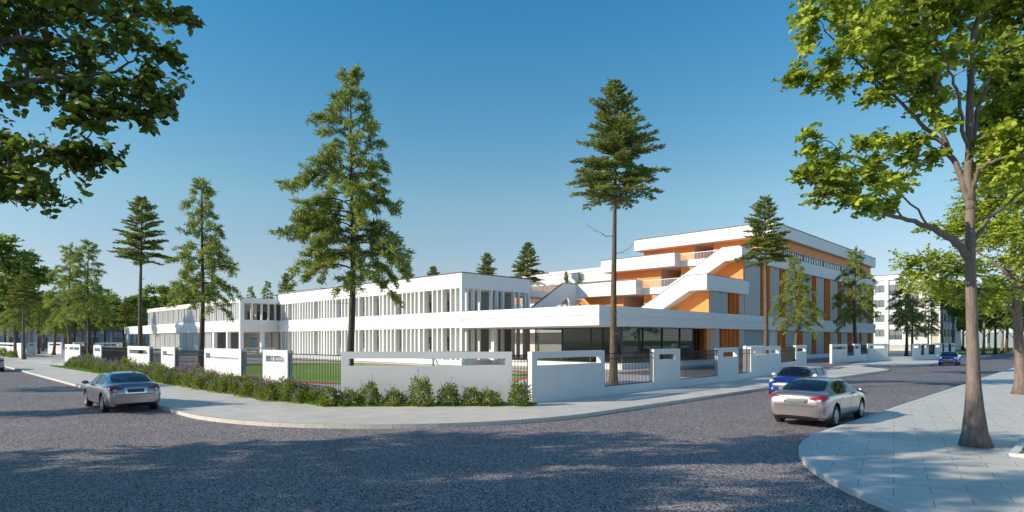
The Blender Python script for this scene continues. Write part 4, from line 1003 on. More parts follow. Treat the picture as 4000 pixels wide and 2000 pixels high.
# ---- spruce: tall bare trunk, layered flat boughs
def spruce(H, h0, rmax, seed, nb=80, blade=1.0, r0=.17, dens=1.0, wide=.30):
    rs = np.random.default_rng(seed); T_ = MB(); P = []; D = []; Ls = []
    tp = [Vector((.05*math.sin(5*t+seed), .05*math.cos(4*t+seed), H*t)) for t in [i/14 for i in range(15)]]
    T_.tube(tp, [r0*(1-.9*(i/14))*(1+.35*math.exp(-i*2)) for i in range(15)], 9)
    def trunk(z):
        t = min(max(z/H, 0), 1)*14; i = min(int(t), 13); return tp[i].lerp(tp[i+1], t-i)
    for k in range(nb):
        u = (k+rs.random())/nb; z = h0+(H-h0)*u
        L_ = rmax*((1-u)**.85*(min(1, .62+u*2.2)))*rs.uniform(.55, 1.18)+.12; az = k*2.399+rs.normal()*.45
        d = Vector((math.cos(az), math.sin(az), 0)); sdv = d.cross(Vector((0, 0, 1))); b0 = trunk(z); up = .12+.55*u+rs.normal()*.13; dr = .22*(1-u)
        n = 6; pts = [b0+d*(L_*i/n)+Vector((0, 0, L_*(up*(i/n)-dr*(i/n)**2))) for i in range(n+1)]
        T_.tube(pts, taper(max(.012, .02*L_/2+.006), .005, n+1), 4, caps=False)
        m = max(4, int(L_*6.5*dens))
        for q in range(m):
            t = .15+.85*(q+rs.random())/m
            i = min(int(t*n), n-1); c = pts[i].lerp(pts[i+1], t*n-i); al = (pts[i+1]-pts[i]).normalized()
            for sd in (1, -1):
                tl = (.20+wide*L_*(1.05-t))*rs.uniform(.6, 1.2)
                td = (al*.75+sdv*sd*rs.uniform(.5, .9)+Vector((0, 0, rs.uniform(-.14, .22)))).normalized()
                nb_ = int(20*dens*tl/.4)+5; tt = rs.uniform(.0, 1, nb_)
                P.append(np.array(c)+np.array(td)*tl*tt[:, None]+rs.normal(size=(nb_, 3))*np.array([.03, .03, .018]))
                D.append(np.array(td)*.9+rs.normal(size=(nb_, 3))*np.array([.45, .45, .22])+np.array([0, 0, .1])); Ls.append(rs.uniform(.10, .20, nb_)*blade)
    for k in range(5):
        z = h0*rs.uniform(.25, .98); az = rs.uniform(0, 6.28); L_ = rs.uniform(.6, 1.5); b0 = trunk(z)
        e = b0+Vector((math.cos(az)*L_, math.sin(az)*L_, rs.uniform(-.1, .45)*L_)); w_ = wander(b0, e, 6, .25, rs, -.1); T_.tube(w_, taper(.022, .005, 7), 4, caps=False)
        for q in (2, 3, 4, 5):
            for _ in range(2): T_.tube([w_[q], w_[q]+Vector(rs.normal(size=3))*.14+(e-b0)*.14], [.008, .003], 3, caps=False)
    P = np.concatenate(P); D = np.concatenate(D); Ls = np.concatenate(Ls)
    V, Q = blades(P, D, Ls, np.full(len(P), .024)*blade, rs); return T_, V, Q
def put_conifer(data, loc, label, group, cr, bk, name, rz=0.0, sc=1.0):
    r = tree_root(name, loc, label, group, rz); T_, V, Q = data
    T_.build('trunk', bk, r, smooth=True); np_mesh('crown', V, Q, cr, r); r.scale = (sc*.96, sc*.96, sc*.965); return r
def again(src, loc, label, rz, sc=1.0, sz=None, group=None):
    c = copy_tree(src); c.location = loc; c.rotation_euler = (0, 0, rz); c.scale = (sc, sc, sz or sc); c['label'] = label
    if group: c['group'] = group
    return c
gs = 'shaggy pines along the school fence'; gd = 'tall bare-trunked spruces around the school'; gfar = 'distant conifers behind the school roofs'; gleft = 'pines around the left entrance'
big = put_conifer(shaggy_pine(16.6, 5.7, 3.2, 5, nb=80, bend=.10, dens=1.2, r0=.21, long_=((10.6, 3.4, 3.25), (8.9, 3.3, 3.05), (13.9, 1.9, 3.3), (8.1, 2.6, 3.4), (7.2, 2.5, 3.2), (9.6, 2.3, .1))), at(1366, 30, .12), 'largest shaggy pine, behind the left end of the longest wall panel', gs, 'needle_light', 'bark_dark', 'pine_tree')
pineB = put_conifer(shaggy_pine(12.9, 5.2, 2.6, 11, nb=62, bend=.06, dens=1.05, r0=.20), at(786, 37.5, .12), 'leaning shaggy pine right behind the black railing on the left street', gs, 'needle_light', 'bark_dark', 'pine_tree')
pineC = put_conifer(shaggy_pine(10.8, 4.3, 2.6, 23, nb=54, bend=.16, dens=1.0, r0=.22), at(3103, 57.5, .12), 'shaggy pine with a curved pale trunk behind the right gateway end pier', gs, 'needle_light', 'bark', 'pine_tree')
spA = put_conifer(spruce(15.9, 10.0, 2.85, 4, nb=130, dens=1.0, r0=.215), at(2400, 30, .12), 'tallest spruce with a long bare trunk in front of the glass hall', gd, 'needle_dark', 'bark', 'spruce_tree')
spB = put_conifer(spruce(14.1, 8.8, 2.6, 9, nb=90, dens=1.1, r0=.22), at(551, 47, .12), 'bare-trunked spruce behind the left street fence beside the white wing', gd, 'needle_dark', 'bark', 'spruce_tree')
again(spB, at(2990, 43.5, .12), 'bare-trunked spruce in front of the orange fins on the right street', 2.2, .90, .91)
again(pineC, at(3345, 76, .12), 'shaggy pine before the right end of the orange block', 2.0, 1.27, 1.28)
again(pineB, at(3540, 92, .12), 'tallest of the shaggy pines before the grey-white flats', 1.2, .98, 1.04)
again(pineC, at(3563, 86, .12), 'lower shaggy pine just right of the pair before the grey-white flats', 4.4, .95, .92)
again(pineB, at(3628, 98, .12), 'small shaggy pine before the right corner of the grey-white flats', 3.4, .74, .72)
again(spB, at(3680, 104, .12), 'dark spruce at the corner of the flats, left one', .6, 1.0, .95)
again(spA, at(3722, 110, .12), 'dark spruce at the corner of the flats, right one', 2.6, .95, .80)
# around the left entrance
again(spB, at(93, 76, .12), 'slim spruce with a bare trunk standing in the left entrance opening', 1.0, .85, .80, gleft)
again(pineB, at(345, 56, .12), 'shaggy pine behind the railing nearest the left entrance', 2.1, 1.0, .90, gleft)
again(pineC, at(278, 66, .12), 'shaggy pine standing behind the entrance panel, left of its twin', 3.3, 1.15, 1.18, gleft)
again(pineC, at(210, 98, .12), 'low shaggy pine in the middle of the left entrance', .4, 1.0, .9, gleft)
again(pineB, at(152, 104, .12), 'low shaggy pine left of the middle in the left entrance', 5.0, .9, .78, gleft)
again(spA, at(492, 112, .12), 'dark slender spruce under the thin end of the canopy', 1.9, .75, .62, gleft)
again(pineC, at(60, 88, .12), 'shaggy pine beyond the entrance at the left edge', 2.7, .95, 1.0, gleft)
# behind the roofs
far = [(1590, 1042, 120, 'small spruce tip above the long wing, left of the middle'), (1693, 1046, 122, 'small spruce tip above the long wing, right of its like'), (1903, 995, 100, 'spruce top above the near corner roof of the white wing'), (2062, 955, 92, 'largest spruce top between the white wing and the stepped block'),
       (2212, 1068, 82, 'dark little conifer top beside the outside stair'), (2262, 1076, 83, 'pale little conifer top right of the outside stair'), (1045, 1105, 150, 'left conifer of the pair above the wing behind the big pine'), (1118, 1072, 140, 'right conifer of the pair above the wing behind the big pine'), (980, 1125, 160, 'faint bushy conifer above the wing, left of the pair')]
for k, (px, py, D_, lb) in enumerate(far):
    zt_ = E+(HY-py)/F*D_; src = spA if k not in (5, 6, 8) else pineB; h_ = 15.9 if src is spA else 12.9
    again(src, at(px, D_, .12), lb, k*1.3, zt_/h_*(.45 if k in (4, 5) else 1.0 if src is spA else .8), zt_/h_, gfar)

# ---- broadleaf trees
def broadleaf(trunk_pts, trunk_rad, limbs, clumps, seed, leaf=.13, dens=1.0, flare=0.0, bk='bark_smooth', lf='leaf_near', root=None, twig=.42, nleaf=9, wscale=.55):
    """limbs: (points, r0, r1); clumps: (centre, radius). Every clump is joined to the nearest limb by a bough."""
    rs = np.random.default_rng(seed); T_ = MB(); nodes = []
    o = Vector(root)
    T_.tube([p-o for p in trunk_pts], trunk_rad, 14)
    for p, q in zip(trunk_pts[2:], trunk_rad[2:]): nodes.append((p, q))
    for pts, r0, r1 in limbs:
        dense = []
        for i in range(len(pts)-1):
            for k in range(4): dense.append(pts[i].lerp(pts[i+1], k/4)+Vector(rs.normal(size=3))*.02)
        dense.append(pts[-1]); rad = taper(r0, r1, len(dense), .8); T_.tube([p-o for p in dense], rad, 8)
        for p, q in zip(dense[2:], rad[2:]): nodes.append((p, q))
    P = []; D = []; C = []
    for c, R_ in clumps:
        c = Vector(c); best = min(nodes, key=lambda n_: (n_[0]-c).length+max(0, n_[0].z-c.z)*.8)
        r_ = min(best[1]*.6, .05); 
        if (best[0]-c).length > .15:
            w_ = wander(best[0], c, 6, .22, rs, .05); T_.tube([p-o for p in w_], taper(max(r_, .012), .010, 7), 5, caps=False)
            for p, q in zip(w_[3:], taper(r_, .01, 4)): nodes.append((p, q))
            axis = (w_[-1]-w_[-3]).normalized(); base = w_[-3]
        else: axis = Vector((0, 0, 1)); base = c
        nt_ = max(4, int(30*dens*R_**2.1/.6))
        for k in range(nt_):
            v = Vector(rs.normal(size=3)).normalized(); v = (v+axis*.35); v.z *= .75
            st = base.lerp(c, rs.random())+v*R_*rs.uniform(.05, .45); e = c+v*R_*rs.uniform(.55, 1.1)+Vector((0, 0, -.12*R_))
            L_ = twig*rs.uniform(.7, 1.3); dd = (e-st).normalized(); s2 = e-dd*L_
            if rs.random() < .35: T_.tube([st-o, s2-o, e-o], [.009, .006, .003], 3, caps=False)
            else: T_.tube([s2-o, e-o], [.005, .0025], 3, caps=False)
            sdv = dd.cross(Vector((0, 0, 1))); sdv = sdv.normalized() if sdv.length > .1 else Vector((1, 0, 0))
            for q in range(nleaf):
                t = (q+.5)/nleaf; sg = 1 if q % 2 else -1
                P.append(s2.lerp(e, t)); D.append(dd*.55+sdv*sg*.9+Vector((0, 0, rs.uniform(-.35, .25)))+Vector(rs.normal(size=3))*.22)
    P = np.array([tuple(p-o) for p in P]); D = np.array([tuple(d) for d in D]); n = len(P)
    V, Q = leaves(P, D, rs.uniform(.75, 1.2, n)*leaf, rs.uniform(.8, 1.1, n)*leaf*wscale*.5, rs, flat=0.9)
    return T_, V, Q
def fill(cl, n, seed, jit=.5, rr=(.35, .6)):      # companion clumps around the listed ones
    rs = np.random.default_rng(seed); out = list(cl)
    for c, r in cl:
        for _ in range(n):
            v = Vector(rs.normal(size=3)).normalized(); out.append((Vector(c)+Vector((v.x*.5, v.y*1.8, v.z*.35))*r*jit, r*rs.uniform(*rr)))
    return out
# near right tree
tb = at(3811, 14.2, .12); Dn = 14.2
def nr(px, py, d=0.0): return pt(px, py, Dn+d)
trunk_pts = [tb, nr(3808, 1690), nr(3806, 1600), nr(3803, 1500), nr(3800, 1350), nr(3794, 1180), nr(3790, 1000), nr(3790, 880), nr(3790, 784)]
trunk_rad = [.35, .262, .195, .148, .122, .112, .105, .095, .088]
limbs = [([nr(3790, 1010), nr(3725, 935, -.1), nr(3650, 892, -.2), nr(3572, 868, -.3), nr(3470, 838, -.5), nr(3385, 807, -.6), nr(3290, 770, -.8)], .10, .02),
 ([nr(3790, 820), nr(3760, 700, .1), nr(3725, 620, .2), nr(3683, 559, .2), nr(3608, 490, .3), nr(3546, 428, .3), nr(3472, 354, .3), nr(3372, 267, .4), nr(3220, 120, .5)], .085, .015),
 ([nr(3700, 590, .2), nr(3668, 470, .1), nr(3655, 330, 0), nr(3625, 170, -.2), nr(3590, 0, -.3), nr(3570, -200, -.5)], .05, .02),
 ([nr(3790, 790), nr(3786, 600), nr(3786, 373, .1), nr(3798, 155, .2), nr(3838, 0, .3), nr(3870, -250, .4)], .10, .05),
 ([nr(3786, 640), nr(3764, 500, -.2), nr(3739, 348, -.4), nr(3689, 250, -.6), nr(3640, 80, -.9)], .055, .015),
 ([nr(3792, 600), nr(3820, 430, .2), nr(3870, 298, .5), nr(3950, 118, .9), nr(4020, -40, 1.3)], .06, .02),
 ([nr(3796, 740), nr(3826, 658, -.3), nr(3894, 621, -.6), nr(3994, 596, -.9), nr(4120, 540, -1.2)], .06, .02),
 ([nr(3800, 940), nr(3850, 870, .3), nr(3920, 800, .7), nr(4010, 735, 1.2)], .065, .02),
 ([nr(3650, 892, -.2), nr(3560, 800, -.2), nr(3450, 690, -.1), nr(3330, 640, -.1)], .03, .012)]
cl = [(3180, 40, -.3, .62), (3160, 150, .1, .5), (3300, 60, .1, .8), (3330, 190, .3, .7), (3440, 60, -.4, .9), (3470, 200, .2, .8), (3590, 60, .2, .9), (3600, 200, -.3, .8), (3700, 90, .4, .8), (3720, 220, -.4, .6),
 (3240, 250, .4, .5), (3130, 300, .3, .28), (3200, 310, .2, .40), (3075, 305, .3, .16), (3290, 330, .3, .42), (3390, 290, .1, .6), (3400, 385, .1, .32), (3470, 350, .2, .5), (3540, 310, .5, .6), (3585, 410, .1, .34), (3560, 265, -.7, .6), (3640, 330, .6, .6), (3650, 420, .3, .5), (3370, 130, -.9, .7), (3520, 130, .9, .8), (3660, -20, 0, .9), (3490, -60, .2, 1.0), (3330, -60, .2, .9), (3220, -50, .1, .7),
 (3150, 525, -.4, .14), (3175, 585, -.4, .30), (3180, 660, -.4, .42), (3115, 690, -.4, .18), (3250, 620, -.2, .5), (3260, 700, -.8, .6), (3330, 700, -.2, .6), (3400, 640, .2, .5), (3420, 720, -.4, .6), (3500, 690, .1, .5), (3320, 790, -.8, .5), (3400, 810, -.5, .5), (3480, 800, -.2, .4), (3210, 760, -.8, .4),
 (3370, 570, -.1, .30), (3440, 550, .1, .34), (3520, 560, .3, .40), (3600, 550, .3, .5), (3560, 620, .3, .45), (3640, 610, .5, .45), (3700, 480, -.2, .4),
 (3860, 60, .8, .9), (3960, 60, 1.0, 1.0), (3900, 220, -.9, .7), (3980, 220, .8, 1.1), (3900, 340, 1.2, .8), (3990, 380, .6, 1.2), (3900, 450, .6, .8), (3980, 510, .3, 1.0), (3880, 560, -.4, .7), (3960, 620, -.6, .9), (3850, 640, -.1, .5), (3990, 700, 1.0, .8), (3760, -60, .4, .9), (3920, -80, .2, 1.1), (4080, 250, .4, 1.3), (4080, 500, .4, 1.2), (4100, 20, .4, 1.3)]
clm = [(nr(a_, b_, c_), d_) for a_, b_, c_, d_ in cl]
T_, V, Q = broadleaf(trunk_pts, trunk_rad, limbs, fill(clm, 2, 1), 31, leaf=.155, dens=1.12, root=tb, wscale=.75)
nt1 = tree_root('street_tree', tb, 'large leafy street tree with a flared pale trunk on the near right pavement', 'leafy street trees'); T_.build('trunk', 'bark_smooth', nt1, smooth=True); np_mesh('crown', V, Q, 'leaf_near', nt1)
# second tree behind it
tb2 = at(3992, 27.7, .12); D2 = 27.7
def n2(px, py, d=0.0): return pt(px, py, D2+d)
tp2 = [tb2, n2(3990, 1490), n2(3986, 1420), n2(3980, 1330), n2(3972, 1200), n2(3966, 1120), n2(3960, 1000)]
limbs = [([n2(3968, 1225), n2(3910, 1170), n2(3840, 1130, -.3), n2(3760, 1120, -.6), n2(3680, 1090, -1), n2(3600, 1060, -1.3)], .11, .02),
 ([n2(3962, 1120), n2(3920, 1050), n2(3860, 1010, .3), n2(3780, 960, .5), n2(3700, 900, .8)], .10, .02), ([n2(3960, 1020), n2(3965, 880), n2(3980, 700), n2(4000, 550)], .12, .04), ([n2(3966, 1180), n2(4010, 1080), n2(4080, 960)], .1, .03)]
cl = [(3560, 1020, -1.2, .8), (3590, 1080, -1.3, .9), (3640, 1030, -1, 1.0), (3680, 1110, -.8, .8), (3720, 1040, -.6, 1.1), (3760, 1130, -.5, .9), (3800, 1060, -.2, 1.0), (3640, 1120, -1.1, .5), (3700, 900, .8, .8), (3640, 880, .9, .5), (3590, 900, .9, .3), (3770, 880, .6, 1.1), (3840, 940, .4, 1.1), (3900, 860, 0, 1.3), (3850, 780, .5, 1.3), (3950, 760, 0, 1.5), (3900, 660, .4, 1.4), (3980, 620, .2, 1.4), (3980, 900, -1, 1.2), (3900, 1130, -.6, .8), (3860, 1190, -.9, .7), (3990, 1000, -1, 1.1), (4060, 850, .3, 1.6), (4080, 1080, 0, 1.3), (3940, 1030, 1, 1.0), (3800, 820, 1.5, 1.1)]
clm = [(n2(a_, b_, c_), d_) for a_, b_, c_, d_ in cl]
T_, V, Q = broadleaf(tp2, [.42, .27, .21, .19, .17, .15, .13], limbs, fill(clm, 1, 2), 32, leaf=.17, dens=1.25, root=tb2, twig=.5)
nt2 = tree_root('street_tree', tb2, 'second leafy street tree, its trunk cut by the right edge of the picture', 'leafy street trees'); T_.build('trunk', 'bark_smooth', nt2, smooth=True); np_mesh('crown', V, Q, 'leaf_near', nt2)
# overhanging tree at the left
tb3 = Vector((-12.6, 9.4, .12))
def lt(px, py, D_=10.0): return pt(px, py, D_)
c0_ = lambda z: Vector((-12.6+.1*math.sin(z), 9.4+.1*math.cos(z*1.3), z))
tp3 = [tb3, c0_(.6), c0_(1.5), c0_(2.5), c0_(3.6), c0_(4.6), c0_(5.6), c0_(6.6)]
limbs = [([c0_(4.2), lt(-350, 420, 9.8), lt(0, 325, 9.9), lt(220, 310, 10), lt(420, 288, 10.1), lt(520, 240, 10.2)], .09, .014),
 ([c0_(5.2), lt(-300, 240, 10.2), lt(80, 150, 10.2), lt(220, 160, 10.1), lt(325, 165, 10.0), lt(450, 70, 10.0), lt(590, 50, 9.9)], .08, .012),
 ([c0_(3.4), lt(-350, 750, 10), lt(0, 665, 10), lt(110, 640, 10), lt(240, 575, 10), lt(330, 550, 10.1)], .07, .010),
 ([c0_(6.2), lt(-260, 40, 10.4), lt(0, -40, 10.4), lt(200, -60, 10.2), lt(420, -40, 10.2)], .08, .02), ([c0_(6.2), c0_(7.5)+Vector((.5, .2, 0)), c0_(9)+Vector((1, .3, 0))], .09, .03)]
cl = [(40, 60, 10.2, .8), (180, 60, 10.0, .75), (320, 40, 10.2, .7), (440, 60, 10.1, .5), (540, 40, 10.0, .42), (620, 55, 9.9, .30), (700, 75, 9.9, .24), (755, 92, 9.9, .13),
 (80, 190, 10.4, .7), (200, 250, 10.2, .62), (330, 230, 10.1, .55), (450, 190, 10.0, .5), (560, 170, 10.0, .42), (630, 205, 9.9, .25), (680, 225, 9.9, .12), (590, 290, 9.9, .34),
 (60, 330, 10.0, .42), (150, 370, 10.1, .35), (260, 350, 9.9, .5), (380, 350, 9.9, .55), (480, 330, 10.0, .45), (560, 380, 9.9, .32), (620, 415, 9.9, .18), (650, 390, 9.9, .14), (400, 440, 9.8, .42), (330, 420, 9.9, .42), (480, 430, 9.9, .34), (300, 460, 9.8, .22), (360, 500, 9.8, .14), (560, 475, 9.9, .18), (590, 340, 10, .3), (650, 440, 9.9, .14), (40, 380, 10, .22),
 (25, 555, 10.1, .28), (85, 575, 10.0, .24), (20, 620, 10.2, .34), (200, 625, 10.0, .20), (270, 600, 10.0, .24), (340, 595, 10.0, .22), (400, 615, 10.0, .17), (450, 640, 10.0, .10), (285, 645, 10.0, .18), (350, 650, 10, .12), (120, 670, 10.0, .26), (60, 710, 10.1, .30), (150, 735, 10.0, .2), (110, 765, 10.0, .14), (200, 750, 10.0, .10), (0, 680, 10.1, .3), (10, 765, 10.1, .15),
 (-150, 100, 10.3, 1.1), (-150, 330, 10.1, .9), (-150, 620, 10.1, .8), (-380, 250, 10.2, 1.3), (-100, -150, 10.4, 1.2), (150, -120, 10.3, 1.2), (380, -90, 10.2, .9), (560, -60, 10.1, .6), (-450, 0, 10.4, 1.5), (-420, 550, 10.2, 1.0)]
clm = [(lt(a_, b_, c_), d_) for a_, b_, c_, d_ in cl]
big_cl = [(tb3+Vector((x, y, z)), r_) for x, y, z, r_ in ((-1, 2, 7.5, 1.5), (-2.5, 0, 7, 1.6), (-1, -2, 7.4, 1.6), (1, 1, 9.5, 1.6), (-1, 0, 10.5, 1.8), (2.5, 0, 10.5, 1.4), (-3, 2, 8.5, 1.4), (1.5, -2, 8.8, 1.4), (3.8, 1.2, 9.6, 1.1), (0, 3.2, 6.4, 1.2))]
T_, V, Q = broadleaf(tp3, [.33, .24, .2, .185, .17, .16, .14, .11], limbs, fill(clm, 1, 4)+big_cl, 33, leaf=.15, dens=.85, root=tb3, twig=.45, nleaf=9, wscale=.75)
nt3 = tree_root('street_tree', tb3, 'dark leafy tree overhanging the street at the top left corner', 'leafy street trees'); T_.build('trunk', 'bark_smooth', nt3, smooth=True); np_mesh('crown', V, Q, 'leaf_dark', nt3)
# generic leafy trees
def generic(H, h0, rmax, seed, leaf=.3, n=42, dens=.5, spread=1.0, r0=.2):
    rs = np.random.default_rng(seed); z0 = Vector((0, 0, 0))
    tp = [Vector((.1*math.sin(t*3+seed), .1*math.cos(t*4), t*H*.62)) for t in [i/7 for i in range(8)]]
    limbs = []
    for k in range(7):
        az = k*2.399+rs.normal()*.3; b = tp[3].lerp(tp[-1], k/7); L_ = rmax*rs.uniform(.6, .85); zt_ = b.z+rs.uniform(.3, .6)*(H-b.z)
        e = Vector((math.cos(az)*L_, math.sin(az)*L_, zt_)); limbs.append((wander(b, e, 4, .15, rs, .04), r0*.42, r0*.1))
    cl = []
    for k in range(n):
        u = rs.random(); az = rs.uniform(0, 6.283); zz = h0+(H-h0)*u; rad = rmax*math.sqrt(max(0, 1-((u-.38)/.66)**2))*rs.uniform(.35, .95)
        cl.append((Vector((math.cos(az)*rad, math.sin(az)*rad, zz)), rs.uniform(.7, 1.25)*rmax/4*spread))
    return broadleaf(tp, [r0*2.0, r0*1.1, r0, r0*.92, r0*.85, r0*.75, r0*.6, r0*.4], limbs, cl, seed, leaf=leaf, dens=dens, root=z0, twig=.6, nleaf=8, wscale=.7)
def put_tree(data, loc, label, group, rz=0.0, lf='leaf_far', bk='bark_smooth'):
    r = tree_root('leafy_tree', loc, label, group, rz); data[0].build('trunk', bk, r, smooth=True); np_mesh('crown', data[1], data[2], lf, r); return r
gl = 'leafy trees on the far lawn'
ft1 = put_tree(generic(11.5, 5.2, 4.6, 51, leaf=.34, n=46, dens=.62), at(3842, 104, .03), 'leafy tree on the far lawn just right of the near trunk', gl)
ft2 = put_tree(generic(12.5, 5.6, 5.0, 52, leaf=.34, n=46, dens=.62), at(3762, 150, .03), 'leafy tree with twin-looking trunk on the lawn beside the flats', gl, bk='bark_dark')
for k, (px, D_, sc, lb) in enumerate(((3888, 110, 1.0, 'leafy tree on the far lawn, dark trunk, second right of the near trunk'), (3917, 118, 1.05, 'leafy tree on the far lawn with the darkest trunk'), (3935, 124, 1.25, 'leafy tree with the thickest leaning trunk on the far lawn'), (3963, 128, .95, 'slim leafy tree on the far lawn near the right edge'), (3749, 165, 1.15, 'leafy tree close to the corner of the flats'), (3800, 172, 1.1, 'leafy tree half hidden behind the near street tree trunk'), (3990, 140, 1.1, 'leafy tree on the far lawn at the right edge'), (3865, 180, 1.2, 'back row leafy tree before the long white wall'))):
    again(ft1 if k % 2 else ft2, at(px, D_, .03), lb, k*1.1, sc)
gl2 = 'leafy trees behind the left entrance'
for k, (px, D_, sc, lb) in enumerate(((-40, 92, 1.55, 'tall pale leafy tree filling the left edge'), (66, 120, 1.05, 'leafy tree left of the bare spruce trunk at the entrance'), (168, 135, .95, 'leafy tree above the low panels in the left entrance'), (292, 142, 1.0, 'leafy tree behind the twin pines, left one'), (324, 150, 1.0, 'leafy tree behind the twin pines, right one'), (372, 140, 1.0, 'leafy tree above the far long white wall, left end'), (440, 138, 1.0, 'leafy tree above the far long white wall, right end'), (484, 150, 1.05, 'leafy tree above the thin end of the canopy'), (255, 150, 1.0, 'leafy tree behind the entrance panel'),
        (20, 140, 1.35, 'leafy tree in the second row at the left edge'), (120, 160, 1.15, 'leafy tree in the back row over the left entrance'), (215, 175, 1.2, 'back row leafy tree over the middle of the left entrance'), (540, 190, 1.35, 'leafy tree behind the far left end of the white wing'), (610, 210, 1.65, 'leafy tree above the far left roof of the wing'), (690, 210, 1.75, 'rounded leafy tree above the left part of the wing roof'), (410, 185, 1.3, 'back row leafy tree left of the canopy end'), (330, 200, 1.35, 'back row leafy tree between the pines'), (780, 205, 1.55, 'leafy tree above the wing roof behind the leaning pine'), (-60, 150, 1.4, 'leafy tree just outside the left edge'))):
    again(ft2 if k % 2 else ft1, at(px, D_, .03), lb, k*.9+.3, sc, group=gl2)
# street trees on the other side of the left street (only their shade is seen)
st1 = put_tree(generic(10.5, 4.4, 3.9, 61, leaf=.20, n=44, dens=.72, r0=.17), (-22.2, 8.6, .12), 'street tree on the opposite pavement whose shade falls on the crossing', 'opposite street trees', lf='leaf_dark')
for k, (x, y, sc, lb) in enumerate(((-19.5, 2.0, 1.0, 'opposite street tree level with the viewer'), (-12.8, 0.0, .9, 'opposite street tree nearest the viewer'), (-12.2, 4.6, 1.0, 'opposite street tree beside the overhanging one'), (-17.0, 6.0, .82, 'opposite street tree filling the gap in the row'), (-24.5, 1.0, 1.0, 'opposite street tree in the back row'), (-23.5, 20.4, .55, 'small street tree farther along the left street'), (-31.5, 30.0, .55, 'smallest street tree far along the left street'), (-26.5, 5.4, 1.0, 'opposite street tree in the second row'), (-13.5, -4.6, 1.0, 'street tree behind the viewer'))):
    again(st1, (x, y, .12), lb, k*1.7, sc)

# ================================================================== FLOWERING SHRUBS
def shrub(seed, R_=.45, H=.75):
    rs = np.random.default_rng(seed); n = 950
    v = norm(rs.normal(size=(n, 3))); v[:, 2] = np.abs(v[:, 2]); rad = rs.uniform(.35, 1.0, n)**.5
    lump = 1+.22*np.sin(v[:, 0]*5+seed)*np.cos(v[:, 1]*4+seed*2)
    P = v*np.array([R_, R_, H])*(rad*lump)[:, None]; D = v*.7+rs.normal(size=(n, 3))*.5+np.array([0, 0, .35])
    V, Q = leaves(P, D, rs.uniform(.06, .13, n), rs.uniform(.018, .03, n), rs, flat=.5)
    nq = len(Q); FP = []; FD = []
    for k in range(6):
        w_ = Vector(rs.normal(size=3)).normalized(); w_.z = abs(w_.z)*1.0+.25; w_.normalize()
        b = Vector((w_.x*R_, w_.y*R_, w_.z*H))*rs.uniform(.9, 1.08); L_ = rs.uniform(.12, .24); ax = w_+Vector((0, 0, .6))
        for q in range(34):
            t = rs.random(); pp = b+ax*L_*t+Vector((w_.x, w_.y, 0))*L_*.45*t*t
            FP.append(tuple(pp+Vector(rs.normal(size=3))*.013*(1.15-t))); FD.append(tuple(Vector(rs.normal(size=3))+ax*.5))
    FV, FQ = blades(np.array(FP), np.array(FD), rs.uniform(.025, .045, len(FP)), rs.uniform(.009, .014, len(FP)), rs)
    Q = np.concatenate([Q, FQ+len(V)]); V = np.concatenate([V, FV])
    S_ = MB()
    for k in range(8):
        w_ = Vector(rs.normal(size=3)).normalized(); w_.z = abs(w_.z)+.3; S_.tube([(0, 0, 0), (w_.x*R_*.5, w_.y*R_*.5, w_.z*H*.5)], [.012, .005], 4, caps=False)
    return S_, V, Q, nq
protos = []
for k in range(5):
    S_, V, Q, F_ = shrub(70+k, (.46, .42, .52, .44, .48)[k], (.70, .92, .62, .78, .66)[k])
    r = empty('flowering_shrub', (0, 0, 0), 0, 'x', 'shrub'); S_.build('stems', 'bark', r); fo = np_mesh('foliage', V, Q, 'shrub_leaf', r); fo.data.materials.append(M['flower']); fo.data.polygons.foreach_set('material_index', [0]*F_+[1]*(len(Q)-F_)); protos.append(r)
used = set()
def put_shrub(k, p, rz, sc, label, group):
    r = protos[k] if k not in used else copy_tree(protos[k]); used.add(k)
    r.location = p; r.rotation_euler = (0, 0, rz); r.scale = (sc, sc, sc*random.uniform(.92, 1.12)); r['label'] = label; r['group'] = group
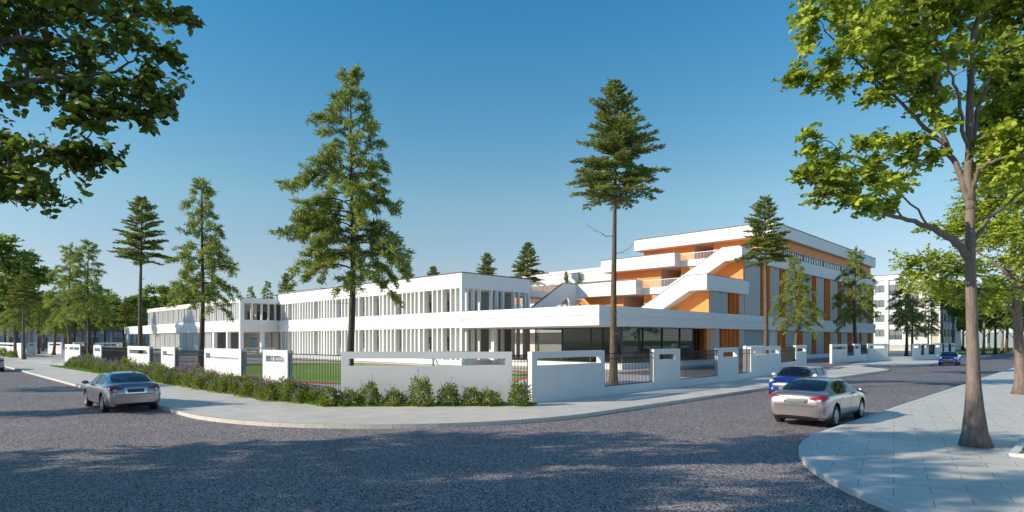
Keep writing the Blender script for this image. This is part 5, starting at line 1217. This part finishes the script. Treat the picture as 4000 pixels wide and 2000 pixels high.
ordn = ['first', 'second', 'third', 'fourth', 'fifth', 'sixth', 'seventh', 'eighth', 'ninth', 'tenth', 'eleventh', 'twelfth', 'thirteenth', 'fourteenth', 'fifteenth', 'sixteenth', 'seventeenth', 'eighteenth', 'nineteenth', 'twentieth']
front = [(1285, 0, 1.0, 22.9), (1362, 2, .95, 22.95), (1444, 3, 1.02, 23.0), (1540, 4, .92, 23.0), (1643, 1, 1.12, 22.9), (1752, 3, 1.0, 23.0), (1845, 0, .98, 23.05), (1910, 2, .90, 23.0), (2028, 1, 1.08, 22.95)]
for i, (px, k, sc, D_) in enumerate(front):
    put_shrub(k, at(px, D_, .14), i*1.9, sc, 'purple-flowering shrub before the longest wall panel, %s from its left end' % ordn[i], 'flowering shrubs before the corner wall')
rows = [(11.55, .0, .95), (11.1, .45, .88), (10.65, .2, .82)]
bb0 = 22.3; cnt = 0
names = [(27.3, 'before the widest railing'), (31.3, 'before the tall panel beside the widest railing'), (35.2, 'before the railing that shows the football goal'), (42.2, 'before the wide slotted panel'), (48.5, 'before the railing with the leaning pine'), (52.5, 'before the dappled narrow panel'), (60.0, 'before the panel with the bare trunk'), (72, 'near the left entrance')]
seq = {}
for ri, (a_, o_, s_) in enumerate(rows):
    b_ = bb0+o_
    while b_ < (70.5 if ri < 2 else 56):
        step = 1.0 if b_ < 45 else 1.25
        if not (ri == 2 and b_ < 24.5):
            nm = next(n_ for lim, n_ in names if b_ < lim); key = (nm, ri); seq[key] = seq.get(key, 0)+1
            rowname = ('back row', 'middle row', 'front row')[ri]
            j = random.uniform(-.15, .15)
            aa = a_-(.5 if (ri == 2 and b_ > 40) else 0)*0+random.uniform(-.08, .08)
            put_shrub(random.randrange(5), ab(aa, b_+j, .14), random.uniform(0, 6.28), s_*random.uniform(.88, 1.15)*(1.0 if b_ < 50 else 1.15), 'flowering shrub %s, %s, %s from right' % (nm, rowname, ordn[seq[key]-1]), 'flowering shrubs in the bed along the left street')
        b_ += step
for i, px in enumerate((-8, 12, 34, 52)):
    p = ab(10.7, b_on_a(px, 10.7), .14); put_shrub(i % 5, p, i*2.0, 1.35, 'purple-flowering shrub beyond the left entrance, %s from the picture edge' % ordn[i], 'flowering shrubs beyond the left entrance')
